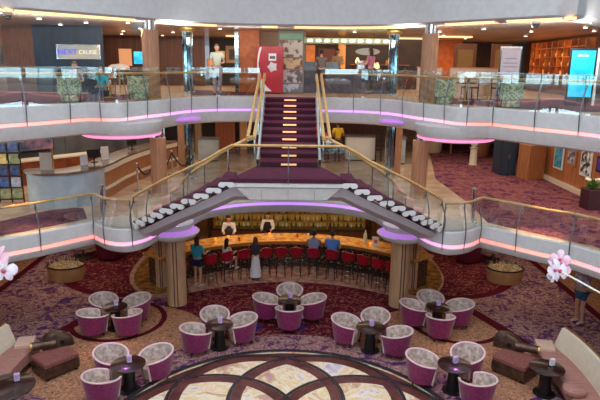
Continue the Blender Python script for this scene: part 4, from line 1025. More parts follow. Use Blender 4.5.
# sign with lit lettering
t = thing('wall_sign', 'silver lit sign reading NEXT CRUISE on the navy wall', 'sign', (-7.55, 20.96, 7.5))
m = MB(); m.box(0, 0, -.25, 1.55, .08, .52); m.build('frame', chrome, t, bevel=.01)
m = MB(); m.box(0, -.045, -.22, 1.48, .02, .46); m.build('lit_face', mat('sign_silver', (132, 148, 158), .35, c2=(176, 168, 146), scale=1.2, emit=.2), t)
text('NEXT', .27, (-.38, -.06, .0), FR, lamp('sign_blue', (70, 66, 214), .8), t)
text('CRUISE', .2, (.34, -.06, .0), FR, mat('sign_gold', (246, 236, 204), .4, emit=.3), t)
for x in (-.7, .7):
    for z in (-.19, .2):
        m = MB(); m.ball((x, -.06, z), .018, 8, 5); m.build('stud', chrome, t)
t = thing('wall_sign', 'small orange lit sign with white letters above a black screen at far left', 'sign', (-10.95, 21.2, 8.0), .4)
m = MB(); m.box(-.15, 0, -.15, .9, .06, .32); m.build('panel', lamp('orange_sign', (226, 120, 60), .8), t)
text('NS', .26, (0, -.04, 0), FR, white2, t)
t = thing('wall_screen', 'black switched-off wall screen at far left under the orange sign', 'screen', (-11.0, 21.2, 7.4), .4)
m = MB(); m.box(0, 0, -.3, 1.1, .06, .62); m.build('bezel', blackm, t, bevel=.01)
m = MB(); m.box(0, -.035, -.27, 1.02, .01, .56); m.build('glass', mat('screen_off', (18, 22, 28), .15), t)
seam = mirror
def tv(x, y, z, w, h, label, a=0, cols=((40, 170, 220), (90, 220, 240)), name='television'):
    t = thing(name, label, 'screen', (x, y, z), a)
    m = MB(); m.box(0, 0, 0, w, .07, h); m.build('bezel', blackm, t, bevel=.01)
    m = MB(); m.box(0, -.04, .04, w-.08, .01, h-.08); m.build('display', mat('display', cols[0], .2, c2=cols[1], scale=2.2, emit=.75), t)
    return t
tv(-7.0, 28.28, 7.06, 1.25, .66, 'wide television with a bright blue picture on the ribbed wood wall')
m = MB(); m.box(-8.0, 28.28, 7.0, .6, .08, .8); tag(m.build('wall_panel', lamp('peach_panel', (226, 166, 120), .3)), 'peach panel on the ribbed wall left of the blue television', 'panel')
t = thing('wall_picture', 'pale framed dark picture hanging behind the mirrored column on the upper deck', 'picture', (-2.78, 29.85, 7.2))
m = MB(); m.box(0, 0, 0, 1.15, .06, .85); m.build('frame', mat('pale_frame', (206, 176, 146), .5), t, bevel=.01)
m = MB(); m.box(0, -.035, .16, .82, .02, .52); m.build('canvas', mat('dark_canvas', (70, 56, 52), .5, c2=(110, 90, 80), scale=5), t)
for x, y, lb in [(-2.08, 22.45, 'narrow mirrored strip beside the orange wood panel')]:
    m = MB(); m.box(x, y, zU, .14, .1, 2.25); tag(m.build('mirror_strip', mirror), lb, 'mirror')
# gold shelf glow behind left mirrored column
for i, (x, z, lb) in enumerate([(-4.1, 7.05, 'amber lit wall niche lower, behind the left mirrored column'), (-3.6, 7.45, 'amber lit wall niche upper, behind the left mirrored column')]):
    t = thing('wall_niche', lb, 'niche', (x, 29.8, z)); m = MB(); m.box(0, 0, 0, .42, .1, .34); m.build('frame', goldm, t); m = MB(); m.box(0, -.06, .03, .36, .02, .28); m.build('lit_back', lamp('amber_niche', (220, 130, 60), .7), t)
# red kiosk
t = thing('kiosk', 'tall red display panel with white swoosh and white emblem by the stair top', 'display', (-.78, 21.6, zU))
rk = mat('kiosk_red', (186, 20, 40), .35, c2=(160, 12, 30), scale=2)
m = MB(); m.box(0, 0, .04, .98, .16, 1.68); m.build('body', rk, t, bevel=.012)
def ribbon2(pts, ws, y, nm, mt_, par):
    m = MB(); f = [(x-w/2, y, z) for (x, z), w in zip(pts, ws)]; b = [(x+w/2, y, z) for (x, z), w in zip(pts, ws)]
    m.grid([[a_, c_, (c_[0], y+.015, c_[2]), (a_[0], y+.015, a_[2])] for a_, c_ in zip(f, b)], cu=True); m.build(nm, mt_, par)
q = [(-.33, 1.68), (-.4, 1.4), (-.44, 1.1), (-.43, .8), (-.36, .5), (-.25, .25), (-.14, .1)]
ribbon2(q, [.08, .07, .05, .06, .16, .3, .44], -.1, 'white_swoosh', white2, t)
m = MB(); m.box(.1, -.09, 1.2, .28, .02, .26); m.build('emblem_plate', white2, t)
m = MB(); m.box(.1, -.105, 1.27, .2, .01, .1); m.build('emblem_text_bar', mat('emblem_grey', (90, 80, 90), .5), t)
m = MB(); m.prism([(.1+.2*math.cos(a)*(1 if k % 2 else .7), .2*math.sin(a)*(1 if k % 2 else .7)) for k, a in enumerate([2*PI*i/10 for i in range(10)])], 0, .01)
o = m.build('emblem_star', mat('emblem_silver', (210, 206, 210), .4), t); o.rotation_euler = (PI/2, 0, 0); o.location = (0, -.09, .98)
m = MB(); m.box(0, 0, 0, .7, .3, .04); m.build('foot', blackm, t)
# poster tower
t = thing('poster_tower', 'tall display tower with three stacked colour posters beside the red kiosk', 'display', (.0, 22.1, zU))
m = MB(); m.box(0, 0, 0, .98, .25, 2.3); m.build('body', mat('tower_grey', (120, 110, 104), .5), t)
for k, (z, h, c, c2) in enumerate([(1.35, .6, (196, 186, 176), (120, 70, 60)), (.92, .38, (120, 70, 60), (200, 170, 130)), (.4, .48, (90, 84, 92), (196, 176, 176)), (.06, .3, (176, 180, 190), (110, 110, 120))]):
    m = MB(); m.box(0, -.14, z, .86, .02, h); m.build('poster', mat('poster_print', c, .5, c2=c2, scale=5, lo=.45, hi=.55), t)
m = MB(); m.box(0, -.14, 1.98, .86, .02, .22); m.build('green_header', mat('header_green', (120, 160, 130), .5), t)
# cafe
t = thing('cafe_canopy', 'pale green lit canopy band over the cafe counter', 'canopy', (2.0, 22.6, 7.98))
m = MB(); m.box(0, .3, 0, 3.7, 1.0, .2); m.build('band', mat('canopy_green', (176, 186, 150), .5, emit=.12), t)
for k in range(11):
    m = MB(); m.box(-1.6+k*.32, -.215, .06, .16, .02, .07); m.build('lamp_slot', whitelamp, t)
t = thing('cafe_counter', 'long dark glazed cafe counter on the upper deck', 'counter', (2.05, 22.9, zU))
m = MB(); m.box(0, 0, 0, 3.5, .6, .85); m.build('base', mat('counter_dark', (70, 66, 84), .3, c2=(100, 90, 100), scale=3), t)
m = MB(); m.box(0, 0, .85, 3.6, .7, .06); m.build('top', mat('counter_top', (150, 120, 100), .3), t)
m = MB(); m.box(-.9, .05, .91, 1.4, .4, .28); m.build('display_case', mat('case_glass', (120, 130, 140), .1, coat=.4), t)
m = MB(); m.box(.8, .1, .91, .5, .35, .34); m.build('coffee_machine', chrome, t, bevel=.02)
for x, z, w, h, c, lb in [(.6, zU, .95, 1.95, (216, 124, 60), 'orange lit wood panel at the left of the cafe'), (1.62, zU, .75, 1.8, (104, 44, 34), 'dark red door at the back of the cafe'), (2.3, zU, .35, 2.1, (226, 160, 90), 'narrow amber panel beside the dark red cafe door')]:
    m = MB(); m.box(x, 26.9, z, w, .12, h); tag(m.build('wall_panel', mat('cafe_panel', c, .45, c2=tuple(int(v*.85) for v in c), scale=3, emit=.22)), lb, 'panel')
t = thing('hanging_sign', 'oval white hanging cafe sign above the coffee machine', 'sign', (3.1, 23.8, 7.72))
m = MB(); m.lathe([(0, -.02), (.5, -.02), (.5, .02), (0, .02)], 32, sy=.28); o = m.build('board', mat('sign_board', (190, 196, 196), .5), t); o.rotation_euler = (PI/2, 0, 0)
for x in (-.35, .35):
    m = MB(); m.tube([(x, 0, .08), (x, 0, .68)], .008, 5); m.build('cord', blackm, t)
for x, y, z, lb in [(1.95, 24.4, 7.2, 'first from the left'), (2.85, 25.2, 7.3, 'second from the left'), (3.6, 24.4, 7.1, 'third from the left'), (3.3, 23.4, 7.15, 'fourth, nearest the counter')]:
    t = thing('pendant_lamp', 'warm glass pendant lamp over the cafe, ' + lb, 'lamp', (x, y, z), 0, 'cafe pendant lamps')
    m = MB(); m.lathe([(.03, .2), (.08, .1), (.1, 0), (.06, -.05), (0, -.06)], 16); m.build('shade', warmlamp, t, smooth=True)
    m = MB(); m.tube([(0, 0, .2), (0, 0, zC-z)], .008, 5); m.build('cord', blackm, t)
# bottles and jars on the cafe shelves
for i in range(9):
    x = 3.0+.28*i; h = random.uniform(.16, .3); m = MB(); m.lathe([(0, 0), (.06, 0), (.07, h*.7), (.03, h), (0, h)], 10)
    o = m.build('jar', BM[i % 4], smooth=True); o.location = (x, 27.0, 7.22 if i % 2 else 6.9); tag(o, 'small glass jar on the back shelves of the cafe', 'jar', 'jars on the cafe shelves')
for z in (6.87, 7.19):
    m = MB(); m.box(4.1, 27.0, z, 2.7, .28, .03); tag(m.build('shelf', oak), ('lower' if z < 7 else 'upper')+' wooden shelf of jars at the back of the cafe', 'shelf')
# armchairs and tables behind the upper rail
armm = mat('patterned_tapestry', (206, 212, 182), .8, c2=(130, 150, 112), scale=14, lo=.45, hi=.55)
def wing(x, y, a, label):
    t = thing('patterned_armchair', label, 'chair', (x, y, zU), a, 'green patterned armchairs on the upper deck')
    m = MB(); R = []
    for k in range(13):
        u = -1+k/6; xx = .36*u; yy = -.28+.26*u*u*u*u
        R.append([(xx*.78, yy+.03, .03), (xx*1.02, yy-.05, .78), (xx, yy-.04, .82), (xx*.9, yy+.06, .78), (xx*.7, yy+.1, .05)])
    m.grid(R, cu=True); m.add(R[0], [tuple(range(5))]); m.add(R[-1], [tuple(range(5))]); m.build('backrest', armm, t, smooth=True)
    m = MB(); m.box(0, 0, .24, .62, .58, .18); m.build('seat', armm, t, bevel=.04)
    for s in (-1, 1):
        m = MB(); m.box(s*.31, .02, .25, .08, .52, .34); m.build('armrest', armm, t, bevel=.03)
        for b in (-.24, .24):
            m = MB(); m.tube([(s*.28, b, .26), (s*.3, b*1.05, 0)], [.025, .018], 8); m.build('leg', darkw, t)
    t.scale = (.85, .85, .85)
wing(-6.05, 15.95, .25, 'green patterned armchair at far left behind the upper rail')
wing(-4.5, 17.2, .2, 'green patterned armchair left of the left wood column, upper deck')
wing(4.62, 17.2, -.2, 'green patterned armchair right of the right wood column, upper deck')
wing(6.15, 15.95, -.3, 'green patterned armchair in front of the white board, upper deck')
def bistro(x, y, label):
    t = thing('bistro_table', label, 'table', (x, y, zU), 0, 'small round bistro tables')
    m = MB(); m.lathe([(0, .56), (.3, .56), (.3, .6), (0, .6)], 26); m.build('top', walnut, t)
    m = MB(); m.lathe([(.2, 0), (.2, .03), (.03, .05), (.03, .56)], 16); m.build('stem', goldm, t, smooth=True)
for x, y, lb in [(-5.55, 17.9, 'small round table right of the turquoise-shirted person'), (-5.2, 19.4, 'small round table behind the left wood column'), (5.6, 18.4, 'small round table behind the right patterned armchairs'), (6.4, 18.6, 'small round table below the white board')]: bistro(x, y, lb)
def frame_chair(x, y, a, label):
    t = thing('side_chair', label, 'chair', (x, y, zU), a, 'brown side chairs on the upper deck')
    m = MB(); m.box(0, 0, .38, .42, .42, .06); m.build('seat', walnut, t, bevel=.015)
    m = MB(); m.tube([(-.2, -.2, 0), (-.2, -.22, .75), (0, -.25, .8), (.2, -.22, .75), (.2, -.2, 0)], .02, 6); m.build('back_frame', darkw, t, smooth=True)
    m = MB(); m.box(0, -.22, .52, .34, .025, .2); m.build('backrest', mat('pale_mesh', (176, 150, 130), .7) if 'pale_mesh' not in MATS else MATS['pale_mesh'], t)
    for s in (-1, 1):
        m = MB(); m.tube([(s*.2, .2, 0), (s*.19, .19, .4)], .018, 6); m.build('leg', darkw, t)
for x, y, a, lb in [(-5.9, 18.6, 1.2, 'brown side chair nearest the turquoise-shirted person'), (-4.7, 19.3, -1.3, 'brown side chair just left of the mirrored column'), (5.1, 19.0, 1.2, 'brown side chair right of the right wood column'), (6.0, 19.3, .2, 'brown side chair behind the small table'), (6.9, 18.9, -1.2, 'brown side chair nearest the white board')]: frame_chair(x, y, a, lb)
m = MB(); m.lathe([(.02, .0), (.34, .05), (.36, .1), (.25, .2), (.0, .26)], 26); o = m.build('lamp_shade_table', mat('pale_shade', (190, 176, 170), .6), smooth=True)
o.location = (-5.6, 20.0, 7.0); bpy.data.objects.remove(o)
t = thing('table_lamp', 'pale dome-shaded lamp standing on the upper deck left of the television', 'lamp', (-5.75, 19.6, zU))
m = MB(); m.lathe([(.16, 0), (.16, .03), (.03, .05), (.03, .86)], 16); m.build('stem', goldm, t, smooth=True)
m = MB(); m.lathe([(.36, .84), (.34, .93), (.24, 1.0), (0, 1.03)], 26, cap=False); m.build('shade', mat('pale_shade2', (190, 176, 170), .6), t, smooth=True)
# partitions and pictures at the right of the upper deck
for x, y, w, lb in [(5.15, 21.6, .9, 'low tan partition just right of the right wood column'), (6.55, 21.6, 1.3, 'low tan partition left of the white board'), (7.6, 22.2, .6, 'low tan partition behind the white board')]:
    t = thing('low_partition', lb, 'partition', (x, y, zU)); m = MB(); m.box(0, 0, 0, w, .12, 1.02); m.build('panel', mat('partition_tan', (190, 160, 140), .5) if 'partition_tan' not in MATS else MATS['partition_tan'], t, bevel=.01)
    m = MB(); m.box(0, 0, 1.02, w+.04, .16, .04); m.build('cap', oak, t)
for x, y, w, lb in [(7.55, 25.4, .95, 'olive lit wall panel in a wood frame, right part of the upper deck, left one'), (9.05, 25.2, .85, 'olive lit wall panel in a wood frame, beside the amber shelves')]:
    t = thing('framed_panel', lb, 'panel', (x, y, zU)); m = MB(); m.box(0, 0, 0, w, .1, 2.05); m.build('frame', walnut, t); m = MB(); m.box(0, -.06, .2, w-.3, .02, 1.6); m.build('panel', mat('olive_panel', (120, 88, 44), .5, emit=.15) if 'olive_panel' not in MATS else MATS['olive_panel'], t)
t = thing('notice_board', 'tall pale lilac notice board standing behind the upper right rail', 'board', (7.5, 19.9, zU), -.15)
m = MB(); m.box(0, 0, .1, .72, .06, 1.68); m.build('frame', darkw, t, bevel=.01)
m = MB(); m.box(0, -.035, .16, .62, .01, 1.56); m.build('sheet', mat('board_sheet', (176, 166, 180), .5), t)
for z, w in ((1.35, .4), (1.2, .46), (1.08, .46), (.9, .3)):
    m = MB(); m.box(0, -.043, z, w, .004, .04); m.build('text_line', mat('board_grey', (140, 130, 146), .5) if 'board_grey' not in MATS else MATS['board_grey'], t)
m = MB(); m.box(0, 0, 0, .6, .4, .1); m.build('foot', darkw, t)
# amber shelves
t = thing('wall_shelving', 'amber lit wood shelving with small ornaments along the upper right wall', 'shelving', (11.4, 24.8, zU), math.atan2(8.8, .9)+PI)
SH = mat('amber_shelf', (196, 112, 50), .4, c2=(140, 74, 34), scale=3)
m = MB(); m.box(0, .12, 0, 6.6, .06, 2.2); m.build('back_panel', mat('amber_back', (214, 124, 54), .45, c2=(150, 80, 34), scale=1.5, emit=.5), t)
for k in range(10):
    m = MB(); m.box(-3.3+k*.733, -.05, 0, .07, .36, 2.2); m.build('upright', SH, t)
for z in (.75, 1.12, 1.5, 1.88):
    m = MB(); m.box(0, -.05, z, 6.6, .34, .035); m.build('shelf', SH, t)
m = MB(); m.box(0, -.04, 0, 6.6, .38, .7); m.build('cupboard', walnut, t)
mw = t.matrix_basis.copy() if False else (Matrix.Translation(t.location) @ Matrix.Rotation(t.rotation_euler.z, 4, 'Z'))
orm = [mat('ornament_gold', (236, 176, 96), .3, emit=.2), mat('ornament_dark', (70, 40, 30), .4), mat('ornament_cream', (236, 216, 180), .4)]
for k in range(9):
    for z in (.785, 1.155, 1.535):
        p = mw @ Vector((-2.93+k*.733+random.uniform(-.05, .05), -.08, z)); h = random.uniform(.16, .28); m = MB()
        if (k+int(z*10)) % 3: m.lathe([(0, 0), (.06, 0), (.1, h*.4), (.04, h*.8), (.055, h), (0, h)], 12)
        else: m.box(0, 0, 0, .16, .12, h)
        o = m.build('ornament', orm[(k*2+int(z*7)) % 3], smooth=True); o.location = p; tag(o, 'small ornament standing in the amber lit shelving at upper right', 'ornament', 'ornaments in the amber shelving')
t = thing('screen_totem', 'tall portrait screen with a turquoise underwater picture at upper right', 'screen', (8.62, 17.15, zU), -.22)
m = MB(); m.box(0, 0, 0, .74, .1, 1.66); m.build('bezel', blackm, t, bevel=.01)
m = MB(); m.box(0, -.055, .25, .64, .01, 1.34); m.build('display', mat('underwater', (16, 160, 214), .25, c2=(40, 196, 232), scale=1.6, emit=.8), t)
m = MB(); m.box(.41, 0, 0, .07, .12, 1.66); m.build('white_side', white2, t)
dk = mat('diver_dark', (16, 60, 96), .4)
def blob(pts, r, nm='diver_shape'):
    m = MB(); m.tube(pts, r, 6, .3); m.build(nm, dk, t, smooth=True)
blob([(-.05, -.065, .72), (.12, -.065, .8), (.22, -.065, .9)], [.05, .07, .03]); blob([(-.3, -.065, 1.15), (-.2, -.065, 1.0), (-.05, -.065, .95)], [.012, .02, .012]); blob([(.1, -.065, .78), (.2, -.065, .6)], [.04, .015])
m = MB(); m.box(-.02, -.065, 1.42, .3, .006, .05); m.build('title_bar', white2, t)
# purple carpet strip seen through glass on the upper deck
m = MB(); m.prism([(-3.4, 19.8), (-1.2, 20.6), (-1.2, 22.3), (-4.2, 24)], zU-.001, zU+.006); struct('floor_upper_carpet_left', m, cp2)
m = MB(); m.prism([(-19.4, 14.4), (-7, 14.6), (-5.9, 15.9), (-4.9, 17), (-4.6, 20), (-19.4, 20)], zU-.001, zU+.006); struct('floor_upper_carpet_far_left', m, cp2)
m = MB(); m.prism([(19.4, 14.4), (7, 14.6), (5.9, 15.9), (4.9, 17), (4.6, 20), (19.4, 20)], zU-.001, zU+.006); struct('floor_upper_carpet_right', m, cp2)

# ================================================================== middle deck
wallseg('wall_middle_left', -12, 18.0, -8.6, 21.6, zM, zU-.9, mat('grey_wall', (96, 100, 108), .5, c2=(70, 74, 84), scale=1))
wallseg('wall_middle_left_back', -8.6, 21.6, -6.2, 27, zM, zU-.9, mat('grey_wall2', (104, 104, 110), .5, c2=(70, 70, 80), scale=1))
wallseg('wall_middle_back_left', -6.3, 28.5, -1.8, 28.5, zM, zU-.9, darkbrown)
wallseg('wall_middle_back', -1.8, 29.5, 5, 29.5, zM, zU-.9, walnut)
wallseg('wall_middle_back_right', 5, 31, 12, 31, zM, zU-.9, mat('beige_wall', (176, 140, 112), .5, c2=(150, 110, 86), scale=1))
wallseg('wall_middle_right', 9.85, 21.6, 9.85, 17.0, zM, zU-.9, mat('wood_wall_right', (176, 112, 68), .45, c2=(156, 94, 54), scale=1.2, stretch=(1, 6, .3)))
wallseg('wall_middle_right_far', 12, 31, 9.9, 21.6, zM, zU-.9, walnut)
wallseg('baseboard_right', 9.74, 21.6, 9.70, 17.0, zM, zM+.16, cream, .14)
# reception desk
dk_top = crom([(-7.75, 16.5), (-7.5, 16.02), (-6.95, 15.78), (-6.3, 15.98), (-5.78, 16.7), (-5.6, 17.6), (-5.55, 18.8), (-5.35, 20.3), (-4.95, 22.0), (-4.6, 23.0)], 5)
def deskseg(P, a, b, o0, o1, z0, z1, m, nm, par, org):
    NN = normals(P); R = []
    sg = 1
    for i in range(a, b+1):
        p, n = P[i], NN[i]; R.append([(p.x+n.x*o-org.x, p.y+n.y*o-org.y, z-org.z) for o, z in ((o0, z0), (o1, z0), (o1, z1), (o0, z1))])
    mb = MB(); mb.grid(R, cu=True); mb.add(R[0], [(0, 1, 2, 3)]); mb.add(R[-1], [(0, 1, 2, 3)]); return mb.build(nm, m, par)
org = Vector((-6.3, 17.5, zM))
t = thing('reception_desk', 'long curved reception desk with pale blue-grey front and brown top', 'desk', tuple(org))
nD = len(dk_top)-1; sp_ = 23
deskpale = mat('desk_blue_grey', (176, 186, 194), .3, c2=(150, 162, 172), scale=1.5)
for (a, b, mt_, nm) in ((0, sp_, deskpale, 'front_panel'), (sp_, nD, oak, 'wood_front_panel')):
    deskseg(dk_top, a, b, -.03, -.12, zM+.0, zM+.98, mt_, nm, t, org)
deskseg(dk_top, 0, nD, .03, -.75, zM+1.0, zM+1.06, mat('desk_top_brown', (104, 80, 70), .2, c2=(130, 104, 90), scale=2, coat=.4), 'counter_top', t, org)
deskseg(dk_top, sp_, nD, .02, -.06, zM+.84, zM+1.0, cream, 'cream_band', t, org)
deskseg(dk_top, sp_, nD, .03, -.06, zM+.3, zM+.38, cream, 'cream_lower_band', t, org)
deskseg(dk_top, 0, nD, -.70, -.75, zM, zM+1.0, walnut, 'rear_panel', t, org)
def paper(x, y, z, a, label, w=.22, h=.32):
    t = thing('counter_sign', label, 'sign', (x, y, z), a, None); m = MB(); m.box(0, 0, 0, w, .1, .015); m.build('foot', chrome, t); m = MB(); m.box(0, 0, .015, w, .012, h); m.build('sheet', white2, t)
paper(-6.25, 17.15, zM+1.06, .5, 'white card standing on the desk near its bend')
paper(-5.95, 18.2, zM+1.06, .7, 'taller white card standing on the desk beyond the bend', .24, .42)
def monitor(x, y, a, label):
    t = thing('desk_monitor', label, 'monitor', (x, y, zM+1.06), a); m = MB(); m.box(0, 0, 0, .2, .16, .02); m.build('foot', blackm, t); m = MB(); m.box(0, 0, .02, .04, .03, .14); m.build('neck', blackm, t); m = MB(); m.box(0, 0, .14, .42, .03, .27); m.build('screen', blackm, t, bevel=.006)
monitor(-6.15, 17.75, .6, 'dark monitor on the desk beside the white cards'); monitor(-5.75, 20.6, 1.0, 'dark monitor on the far part of the desk')
t = thing('upright_board', 'pale upright panel standing on the left end of the desk', 'panel', (-7.05, 16.35, zM+1.06), .1)
m = MB(); m.box(0, 0, 0, .34, .05, .5); m.build('board', mat('panel_beige', (190, 180, 172), .5), t); m = MB(); m.box(.2, -.03, .0, .04, .03, .62); m.build('gold_edge', goldm, t)
tv(-9.3, 20.55, zM+.95, 1.5, .62, 'dark wide screen with faint colours on the grey wall behind the desk', .81, ((30, 50, 64), (120, 80, 90)), 'wall_screen')
tv(-10.6, 19.2, zM+1.0, .7, .6, 'small framed screen on the wall left of the wide screen', .81, ((150, 150, 150), (70, 80, 90)), 'wall_screen')
t = thing('back_counter', 'low wood back counter running behind the reception desk', 'counter', (-8.5, 19.9, zM), .81)
m = MB(); m.box(0, 0, 0, 4.2, .5, .8); m.build('body', mat('red_wood', (140, 72, 42), .4, c2=(110, 54, 32), scale=3), t); m = MB(); m.box(0, 0, .8, 4.3, .56, .05); m.build('top', cream, t)
# brochure rack
t = thing('brochure_rack', 'black wire rack full of blue and yellow brochures left of the desk', 'rack', (-8.45, 16.55, zM), .15)
m = MB()
for x in (-.5, -.17, .17, .5): m.box(x, .1, 0, .03, .05, 1.75)
for z in (.1, .45, .8, 1.15, 1.5): m.box(0, .05, z, 1.05, .16, .025)
m.build('frame', blackm, t)
bc = [(40, 70, 130), (196, 176, 100), (60, 150, 190), (120, 130, 90), (30, 50, 100), (150, 160, 180)]
rm_ = Matrix.Translation(t.location) @ Matrix.Rotation(.15, 4, 'Z')
for r_ in range(5):
    for c_ in range(3):
        m = MB(); m.box(0, 0, 0, .26, .03, .29); i = random.randrange(6); key = 'brochure_%d' % i
        o = m.build('brochure', MATS.get(key) or mat(key, bc[i], .4, c2=tuple(min(255, v+50) for v in bc[i]), scale=8)); o.location = rm_ @ Vector((-.335+c_*.335, .045, .13+r_*.35)); o.rotation_euler = (-.12, 0, .15)
        tag(o, 'brochure in the %s of the rack, %s column' % (['bottom row', 'second row from the bottom', 'middle row', 'second row from the top', 'top row'][r_], ['left', 'middle', 'right'][c_]), 'brochure', 'brochures in the wire rack')
m = MB(); m.box(-8.4, 17.0, zM+1.78, .9, .04, .22); tag(m.build('rack_header', deskpale), 'pale header board above the brochure rack', 'sign')
# stanchions with ropes
SPp = [(-5.0, 18.4), (-4.75, 19.9), (-4.45, 21.2), (-3.5, 20.6)]
for i, (x, y) in enumerate(SPp):
    t = thing('stanchion', 'chrome rope barrier post, %s in the row from the camera, beside the left wood column' % ['nearest', 'second', 'third', 'rightmost'][i], 'barrier post', (x, y, zM), 0, 'rope barrier posts')
    m = MB(); m.lathe([(.16, 0), (.16, .02), (.025, .04), (.025, .86), (.04, .87), (.04, .92), (0, .94)], 16); m.build('post', chrome, t, smooth=True)
for i, (a, b) in enumerate(((0, 1), (1, 2), (2, 3))):
    A, B = SPp[a], SPp[b]; q = [(A[0]+(B[0]-A[0])*u, A[1]+(B[1]-A[1])*u, zM+.86-.45*math.sin(PI*u)) for u in [j/12 for j in range(13)]]
    m = MB(); m.tube(q, .028, 8); tag(m.build('barrier_rope', mat('rope_navy', (30, 30, 44), .7) if 'rope_navy' not in MATS else MATS['rope_navy'], smooth=True), 'dark sagging barrier rope, %s one in the row' % ['nearest', 'middle', 'farthest'][i], 'rope', 'barrier ropes')
# far desks and doors
def boxdesk(x, y, w, d, h, a, label, mt_, name='service_desk'):
    t = thing(name, label, 'desk', (x, y, zM), a); m = MB(); m.box(0, 0, .05, w, d, h-.1); m.build('body', mt_, t, bevel=.01); m = MB(); m.box(0, 0, h-.05, w+.1, d+.1, .05); m.build('top', mat('desk_top_grey', (110, 104, 104), .3) if 'desk_top_grey' not in MATS else MATS['desk_top_grey'], t); m = MB(); m.box(0, 0, 0, w-.06, d-.06, .05); m.build('plinth', blackm, t)
boxdesk(-3.55, 24.6, .85, .5, 1.0, 0, 'small pale grey service desk left of the stair on the middle deck', deskpale)
boxdesk(3.1, 25.2, 1.3, .6, 1.1, 0, 'white service desk right of the stair on the middle deck', white2)
boxdesk(4.55, 24.4, .75, .6, 1.15, 0, 'pale service desk between the mirrored and wood columns at right', deskpale)
t = thing('doorway_frame', 'dark door frame standing between the two pale right service desks', 'frame', (3.85, 24.7, zM))
for s in (-1, 1):
    m = MB(); m.box(s*.12, 0, 0, .05, .08, 1.45); m.build('upright', blackm, t)
for z in (.5, .9, 1.4):
    m = MB(); m.box(0, 0, z, .24, .06, .05); m.build('rail', blackm, t)
for i, (x, w, c) in enumerate([(-3.05, .9, (150, 78, 40)), (-2.2, .35, (190, 140, 96)), (-4.3, .3, (176, 130, 92))]):
    m = MB(); m.box(x, 26.5, zM, w, .14, 2.1); struct('door_1' if i == 0 else 'trim_pilaster_%d' % i, m, mat('door_wood_%s' % 'abc'[i], c, .4, c2=tuple(int(v*.88) for v in c), scale=3, stretch=(4, 1, .4)))
# right hall
t = thing('cabinet', 'tall dark navy cabinet standing at the back of the right carpet', 'cabinet', (8.5, 22.2, zM))
m = MB(); m.box(0, 0, 0, .62, .9, 1.45); m.build('body', navy, t, bevel=.01)
for s in (-1, 1):
    m = MB(); m.box(s*.15, -.46, .06, .28, .02, 1.32); d = m.build('door', mat('navy_door', (44, 60, 78), .35) if 'navy_door' not in MATS else MATS['navy_door'], t); m = MB(); m.box(s*.03, -.48, .7, .015, .02, .14); m.build('handle', chrome, d)
t = thing('podium', 'light oak box podium in front of the wood wall at right', 'podium', (9.2, 21.3, zM), .35)
m = MB(); m.box(0, 0, 0, .78, .6, 1.28); m.build('body', oak, t, bevel=.01)
m = MB(); m.box(0, 0, 1.28, .8, .62, .03); m.build('top', colwood, t)
def pic(y, z, w, h, label, c, c2, fr):
    t = thing('wall_picture', label, 'picture', (9.76, y, z), -PI/2)
    m = MB(); m.box(0, 0, 0, w, .04, h); m.build('frame', fr, t, bevel=.008)
    m = MB(); m.box(0, -.025, .07, w-.14, .012, h-.14); m.build('image', mat('picture_print', c, .35, c2=c2, scale=6, lo=.44, hi=.56), t)
pic(20.3, zM+.55, .72, .92, 'white framed blue picture on the wood wall at right', (40, 120, 160), (90, 170, 190), white2)
pic(19.35, zM+.85, .6, .85, 'grey and white notice sheet on the wood wall, middle one', (190, 184, 190), (90, 84, 100), mat('frame_tan', (170, 130, 96), .5))
pic(18.35, zM+.65, .7, 1.15, 'white notice sheet with dark squares on the wood wall nearest the camera', (226, 224, 226), (40, 44, 56), white2)
pic(17.5, zM+.95, .4, .5, 'small purple picture on the wood wall at the right frame edge', (60, 50, 150), (90, 60, 170), blackm)
t = thing('round_mirror', 'round gold framed mirror at the back of the right hall', 'mirror', (7.75, 27.2, zM+1.0))
m = MB(); m.lathe([(.42, -.03), (.5, -.03), (.5, .03), (.42, .03)], 32, cap=False); o = m.build('frame', goldm, t, smooth=True); o.rotation_euler = (PI/2, 0, 0)
m = MB(); m.lathe([(0, -.01), (.43, -.01), (.43, .01), (0, .01)], 32); o = m.build('glass', mirror, t); o.rotation_euler = (PI/2, 0, 0)
m = MB(); m.box(0, .05, -1.0, .08, .08, .6); m.build('stand', goldm, t)
for x, y, c, lb in [(7.0, 27.6, (206, 180, 156), 'cream tub chair at the far back of the right hall, left one'), (8.9, 26.4, (150, 96, 66), 'brown tub chair at the far back of the right hall, right one')]:
    m = MB(); m.lathe([(.3, 0), (.38, .1), (.42, .7), (.36, .72), (.3, .42), (0, .42)], 26); o = m.build('tub_armchair', mat('tub_cloth', c, .6), smooth=True); o.location = (x, y, zM); tag(o, lb, 'armchair')
t = thing('urn', 'white urn on a pedestal beside the navy cabinet', 'urn', (7.9, 24.2, zM))
m = MB(); m.lathe([(.2, 0), (.16, .05), (.14, .7), (.19, .75)], 20); m.build('pedestal', cream, t, smooth=True)
m = MB(); m.lathe([(.06, .75), (.16, .9), (.14, 1.08), (.1, 1.15), (.12, 1.2)], 20); m.build('vase', white2, t, smooth=True)
t = thing('potted_plant', 'leafy plant with pale blooms in a dark planter at the right frame edge', 'plant', (9.15, 16.6, zM))
m = MB(); m.box(0, 0, 0, .5, .5, .62); m.build('planter_box', mat('plum_box', (66, 30, 36), .4), t, bevel=.02)
lf = MB()
